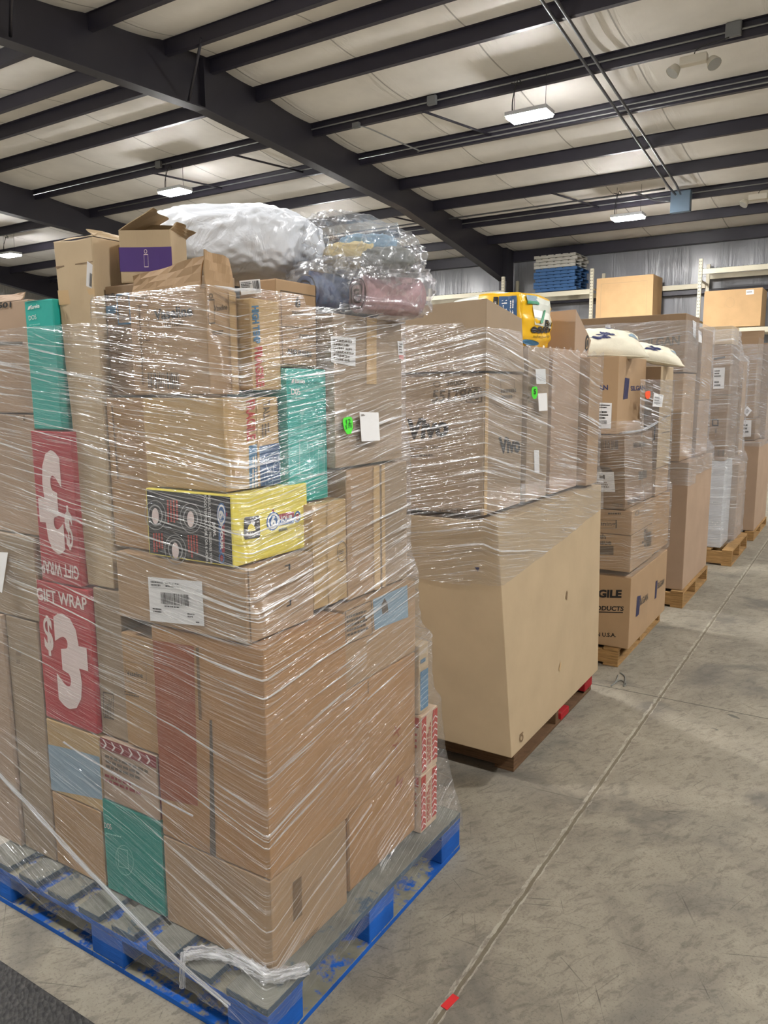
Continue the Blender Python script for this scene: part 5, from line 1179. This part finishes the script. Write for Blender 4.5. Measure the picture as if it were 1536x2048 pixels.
def pillow(label, c, w, d, h, yaw, tilt, seed, pitch=.36):
    cream_m = plain('pillow_cream', (228, 222, 202), .9, 0, .1, .06, 120)
    n = 40; M = Mats(cream_m); bm = bmesh.new(); rot = Matrix.Rotation(yaw, 3, 'Z') @ Matrix.Rotation(tilt, 3, 'Y') @ Matrix.Rotation(pitch, 3, 'X')
    def S(u, v, side):
        a = 1 - abs(u) ** 2.6; b = 1 - abs(v) ** 2.6
        k = (max(a, 0) * max(b, 0)) ** .5
        pinch = 1 - .10 * (1 - abs(u * v)) * (max(abs(u), abs(v)) ** 3)
        z = h * k * (1 if side > 0 else -.62)
        z += .010 * mnoise.noise(V((u * 3, v * 3, seed))) * k + .006 * mnoise.noise(V((u * 9, v * 2, seed + 3))) * k
        return rot @ V((u * w * pinch, v * d * pinch, z))
    for side in (1, -1):
        g = [[bm.verts.new(S(-1 + 2 * i / n, -1 + 2 * j / n, side)) for i in range(n + 1)] for j in range(n + 1)]
        for j in range(n):
            for i in range(n):
                q = (g[j][i], g[j][i + 1], g[j + 1][i + 1], g[j + 1][i]); bm.faces.new(q if side > 0 else q[::-1]).smooth = True
    bmesh.ops.remove_doubles(bm, verts=bm.verts, dist=.0006)
    # printed leaf sprigs
    def leaf(u0, v0, u1, v1, wd, mi):
        k = 8; L_ = []; R_ = []
        for i in range(k + 1):
            t = i / k; u, v = u0 + (u1 - u0) * t, v0 + (v1 - v0) * t; ww = wd * math.sin(math.pi * min(1, t * .96 + .04)); nx, ny = -(v1 - v0), u1 - u0; l = math.hypot(nx, ny)
            f = lambda s: bm.verts.new(S(u + nx / l * ww * s, v + ny / l * ww * s, 1) + rot @ V((0, 0, .0022)))
            L_.append(f(1)); R_.append(f(-1))
        for i in range(k): bm.faces.new((R_[i], R_[i + 1], L_[i + 1], L_[i])).material_index = mi
    nv, bl, pk_ = M(IK('navy')), M(IK('ltblue')), M(IK('cream'))
    for su, sv, ang, mi in ((-.40, -.50, .15, nv), (.30, -.35, 2.6, nv), (.62, -.2, .9, bl), (.05, .45, .5, nv), (-.6, .3, 1.8, nv), (.35, .55, -.4, pk_)):
        cu, su_ = math.cos(ang), math.sin(ang); LL = .46
        leaf(su, sv, su + cu * LL, sv + su_ * LL, .022, mi)
        for i in range(1, 6):
            bu, bv = su + cu * LL * i / 6, sv + su_ * LL * i / 6
            for s in (1, -1):
                a2 = ang + s * .75; leaf(bu, bv, bu + math.cos(a2) * .19, bv + math.sin(a2) * .19, .035, mi)
    bmesh.ops.recalc_face_normals(bm, faces=[f for f in bm.faces if f.material_index == 0])
    o = link('throw_pillow', bm, M.l, None, c); tag(o, label, 'pillow', 'cream throw pillows'); 
    # piping seam
    b = bmesh.new(); pts = [S(u, v, 1) for u, v in [(-1 + 2 * i / 20, -1) for i in range(20)] + [(1, -1 + 2 * i / 20) for i in range(20)] + [(1 - 2 * i / 20, 1) for i in range(20)] + [(-1, 1 - 2 * i / 20) for i in range(21)]]
    tube(b, pts, .0035, 6, cap=False); link('piping', b, plain('pillow_piping', (206, 198, 176), .9), o)
    return o
pillow('cream throw pillow with navy leaf sprigs, on top of the third load', (-1.43, 4.75, 1.905), .245, .20, .085, .45, .03, 3)
pillow('second cream throw pillow, partly under the first one', (-1.27, 5.30, 1.862), .19, .17, .060, .45, .16, 8, .30)

# ================================================================== FOURTH LOAD
L4 = 'cartons of the fourth load'
def c4(label, *a, **k):
    k.setdefault('group', L4); k.setdefault('wrap', 'P4'); return carton(label, *a, **k)
c4('tall plain bulk carton on a bare pallet behind the third load', -2.20, -1.115, 5.97, 6.95, .131, 1.10, 'pink', bulge=.006)
c4('wide dark carton with big faded lettering high on the fourth load', -2.15, -1.185, 5.95, 6.45, 1.76, 2.178, 'dark', prints=[T('F', 'dim', 'SILGAN', (1285, 696), (1359, 690), (1286, 677), .03)], labels=[('F', [(1211, 668), (1222, 667), (1221, 650), (1211, 651)], [('lines', 'F', 'grey', [L(.1, .1), L(.9, .1), L(.9, .9), L(.1, .9)], 3)]), ('R', [(1386, 672), (1391, 678), (1392, 645), (1385, 640)], [])])
c4('carton right behind the wide lettered one on the fourth load', -2.0, -1.16, 6.47, 6.92, 1.55, 2.10, 'kraft')
c4('brown carton on the plain bulk carton of the fourth load', -2.15, -1.185, 5.97, 6.42, 1.106, 1.752, 'kraft', prints=[('rect', 'F', 'crease', [('uv', .0, .0), ('uv', .006, .0), ('uv', .006, 1), ('uv', .0, 1)])])
c4('carton beside it at the back of the fourth load', -2.0, -1.16, 6.45, 6.92, 1.106, 1.545, 'pink')
c4('small pale carton rising behind the fourth load', -1.75, -1.28, 6.55, 6.85, 2.106, 2.20, 'pale', wrap=None)
F4, B4 = film('stretch wrap over the upper cartons of the fourth load', 'P4', lambda p, a: .93 + (.0 if p[1] < 6.2 else .06), 2.13, film_mat('stretch_film_d', .9, 1.3, False, .09), rows=70, n=300, corner=(-1.12, 5.95), k=-.10, zbase=.92, wob=.012)
sticker(F4, B4, 'paper_sheet', [(1386, 672), (1391, 676), (1392, 644), (1386, 640)], paper_mat(), 'white paper sheet')
sticker(F4, B4, 'paper_sheet', [(1397, 684), (1404, 686), (1403, 664), (1397, 660)], paper_mat(), 'second white paper sheet')

# ================================================================== FIFTH LOAD
L5 = 'cartons of the fifth load'
def c5(label, *a, **k):
    k.setdefault('group', L5); k.setdefault('wrap', 'P5'); return carton(label, *a, **k)
wht = plain('white_film_wrap', (206, 210, 214), .3, 0, .6, .12, 8)
c5('white wrapped carton at the bottom of the fifth load', -2.05, -1.115, 7.66, 8.10, .155, .965, mat=wht, bulge=.012, crush=.012, prints=[('ring', 'R', 'grey', ('uv', .8, .6), ('uv', .88, .6), ('uv', .8, .68), .2)])
c5('brown carton behind the white wrapped one in the fifth load', -2.05, -1.06, 8.13, 8.58, .155, .90, 'pink')
c5('brown carton with a square mark, middle of the fifth load', -2.05, -1.125, 7.66, 8.30, .975, 1.575, 'dark', prints=[('frame', 'F', 'black', [(1424, 852), (1437, 852), (1437, 838), (1424, 838)], .18), T('F', 'dim', 'il', (1430, 866), (1433, 866), (1430, 857), .05), ('bars', 'F', 'dim', [(1426, 912), (1452, 912), (1452, 900), (1426, 900)], 12)])
c5('dark brown carton with a white shipping label, upper part of the fifth load', -2.05, -1.125, 7.66, 8.2, 1.582, 2.03, 'dark', labels=[('F', [(1426, 778), (1448, 777), (1450, 735), (1427, 736)], [('lines', 'F', 'black', [L(.1, .55), L(.8, .55), L(.8, .92), L(.1, .92)], 3), ('lines', 'F', 'black', [L(.1, .1), L(.8, .1), L(.8, .4), L(.1, .4)], 2)])], prints=[('rect', 'F', 'black', [(1428, 720), (1450, 716), (1450, 712), (1428, 716)])])
c5('brown carton at the right of the fifth load', -2.05, -1.10, 8.33, 8.58, .975, 1.9, 'kraft')
c5('small pale carton topmost on the fifth load', -1.9, -1.13, 7.70, 8.1, 2.036, 2.20, 'pale')
F5, B5 = film('loose stretch wrap around the fifth load, bulging at the right', 'P5', .17, 2.17, film_mat('stretch_film_e', .9, 1.3, False, .12), rows=80, n=300, corner=(-1.1, 7.65), k=-.1, wob=.022)

# ================================================================== SIXTH LOAD
L6 = 'cartons of the sixth load'
def c6(label, *a, **k):
    k.setdefault('group', L6); k.setdefault('wrap', 'P6'); return carton(label, *a, **k)
c6('plain bulk carton on the last pallet at the right edge', -2.08, -.995, 9.06, 10.15, .103, 1.075, 'pink', bulge=.006)
c6('tall dark brown carton on the last load at the right edge', -2.05, -1.075, 9.10, 9.55, 1.32, 2.165, 'dark', open_top=True, flaps=[('B', .10, .1, 0, 1), ('L', .10, .1, 0, 1)])
c6('low dark carton with small white labels, on the last bulk carton', -2.05, -1.05, 9.10, 9.55, 1.082, 1.312, 'dark', prints=[T('F', 'black', 'LS', (1482, 815), (1494, 815), (1482, 808), .04)], labels=[('F', [(1485, 823), (1494, 833), (1504, 821), (1495, 812)], [('rect', 'F', 'grey', [L(.25, .25), L(.75, .25), L(.75, .75), L(.25, .75)])]), ('F', [(1482, 874), (1502, 873), (1503, 840), (1483, 840)], [('lines', 'F', 'black', [L(.1, .2), L(.9, .2), L(.9, .8), L(.1, .8)], 3)])])
c6('brown carton at the right side of the last load', -2.05, -1.0, 9.58, 10.1, 1.082, 2.13, 'pink')
F6, B6 = film('stretch wrap over the upper cartons of the last load', 'P6', 1.02, 2.10, film_mat('stretch_film_f', .9, 1.3, False, .09), rows=60, n=260, corner=(-1.04, 9.08), k=-.1, wob=.018)

# ================================================================== BOXES ON THE FAR RACKS AND SMALL THINGS
carton('big bright bulk carton on the rack under the far right lamp', -6.20, -4.78, 19.98, 20.86, 3.045, 4.40, 'rack', 'cartons on the far racks', corners={(1, 0, 1): (-.02, 0, .0)}, bulge=.01, prints=[('frame', 'F', 'tape', [('uv', .08, .05), ('uv', .90, .05), ('uv', .90, .90), ('uv', .08, .90)], .012)])
carton('bright carton with a white label on the rack at the far right', -3.60, -2.35, 19.98, 20.86, 3.045, 3.90, 'rack', 'cartons on the far racks', labels=[('F', [(1492, 590), (1508, 588), (1508, 579), (1492, 580)], [('lines', 'F', 'grey', [L(.1, .3), L(.9, .3), L(.9, .8), L(.1, .8)], 1)])], prints=[('ring', 'F', 'tape', (1460, 605), (1469, 604), (1460, 595), .06)])
carton('small bright carton on the rack behind the rolled blankets', -12.35, -11.67, 19.98, 20.7, 3.045, 4.24, 'rack', 'cartons on the far racks')
deck('hidden lower wire deck behind the rolled blankets', -14.2, -11.6, 3.03); deck('hidden lower wire deck in the left bay', -11.6, -8.78, 3.03)
for y in (20.0, 20.95): beam('hidden lower %s rack beam far left' % ('front' if y == 20 else 'rear'), -14.2, -11.6, y, 2.96)
# mat on the floor, tape scrap, strap scrap
def mat_rubber():
    t = NT('black_rubber_mat'); co = t.coord()
    n = t.noise(co, 70, 3); w = t.n('ShaderNodeTexVoronoi', i_Scale=38.0); t.t.links.new(t.mapping(co, (1, 2.2, 1), (0, 0, .6)), w.inputs['Vector'])
    c = t.mixc(t.ramp(n, (.4, 0.), (.7, 1.)), lin((44, 44, 44)), lin((70, 68, 66))); t.pbsdf(c, .7, 0, .4, w.outputs[0], .6, .006); return t.m
b = boxbm(-3.4, -1.02, -.2, 1.088, 0.0005, .012, bev=.003); tag(link('rubber_mat', b, mat_rubber()), 'black textured rubber mat on the floor, bottom left corner', 'mat')
p = at(900, 2004, z=.001); q = at(893, 2020, z=.001)
b = bmesh.new(); d = (q - p).normalized(); s = V((d.y, -d.x, 0))
bx(b, -.011, .011, -.028, .028, 0, .0015); o = link('tape_scrap', b, plain('red_tape', (206, 44, 48), .4), None, (p.x, p.y, .0008)); o.rotation_euler = (0, 0, -.15); tag(o, 'scrap of red tape on the floor joint', 'tape')
b = bmesh.new(); pp = [at(x, y, z=.004) for x, y in ((1240, 1345), (1249, 1352), (1250, 1362), (1247, 1372), (1252, 1368), (1240, 1360), (1222, 1372), (1232, 1362), (1236, 1350))]
tube(b, smoothpts(pp, 5), .0028, 5); tag(link('plastic_strap', b, plain('strap_grey', (110, 112, 108), .5)), 'loose curled plastic strap on the floor beside the third pallet', 'strap')

# ================================================================== RENDER LOOK
w = bpy.data.worlds.new('world'); scene.world = w; w.use_nodes = True
w.node_tree.nodes['Background'].inputs[0].default_value = (0, 0, 0, 1); w.node_tree.nodes['Background'].inputs[1].default_value = 0
vs_ = scene.view_settings; vs_.view_transform = 'Standard'; vs_.look = 'None'; vs_.exposure = 1.14; vs_.gamma = 1.0; vs_.use_curve_mapping = False
cy = scene.cycles
cy.max_bounces = 6; cy.diffuse_bounces = 4; cy.glossy_bounces = 2; cy.transmission_bounces = 4; cy.transparent_max_bounces = 24
cy.sample_clamp_indirect = 6; cy.caustics_reflective = False; cy.caustics_refractive = False
cy.use_denoising = True
cy.use_adaptive_sampling = True; cy.adaptive_threshold = .02
try: cy.denoiser = 'OPENIMAGEDENOISE'; cy.denoising_input_passes = 'RGB_ALBEDO_NORMAL'
except Exception: pass
bpy.context.view_layer.update()
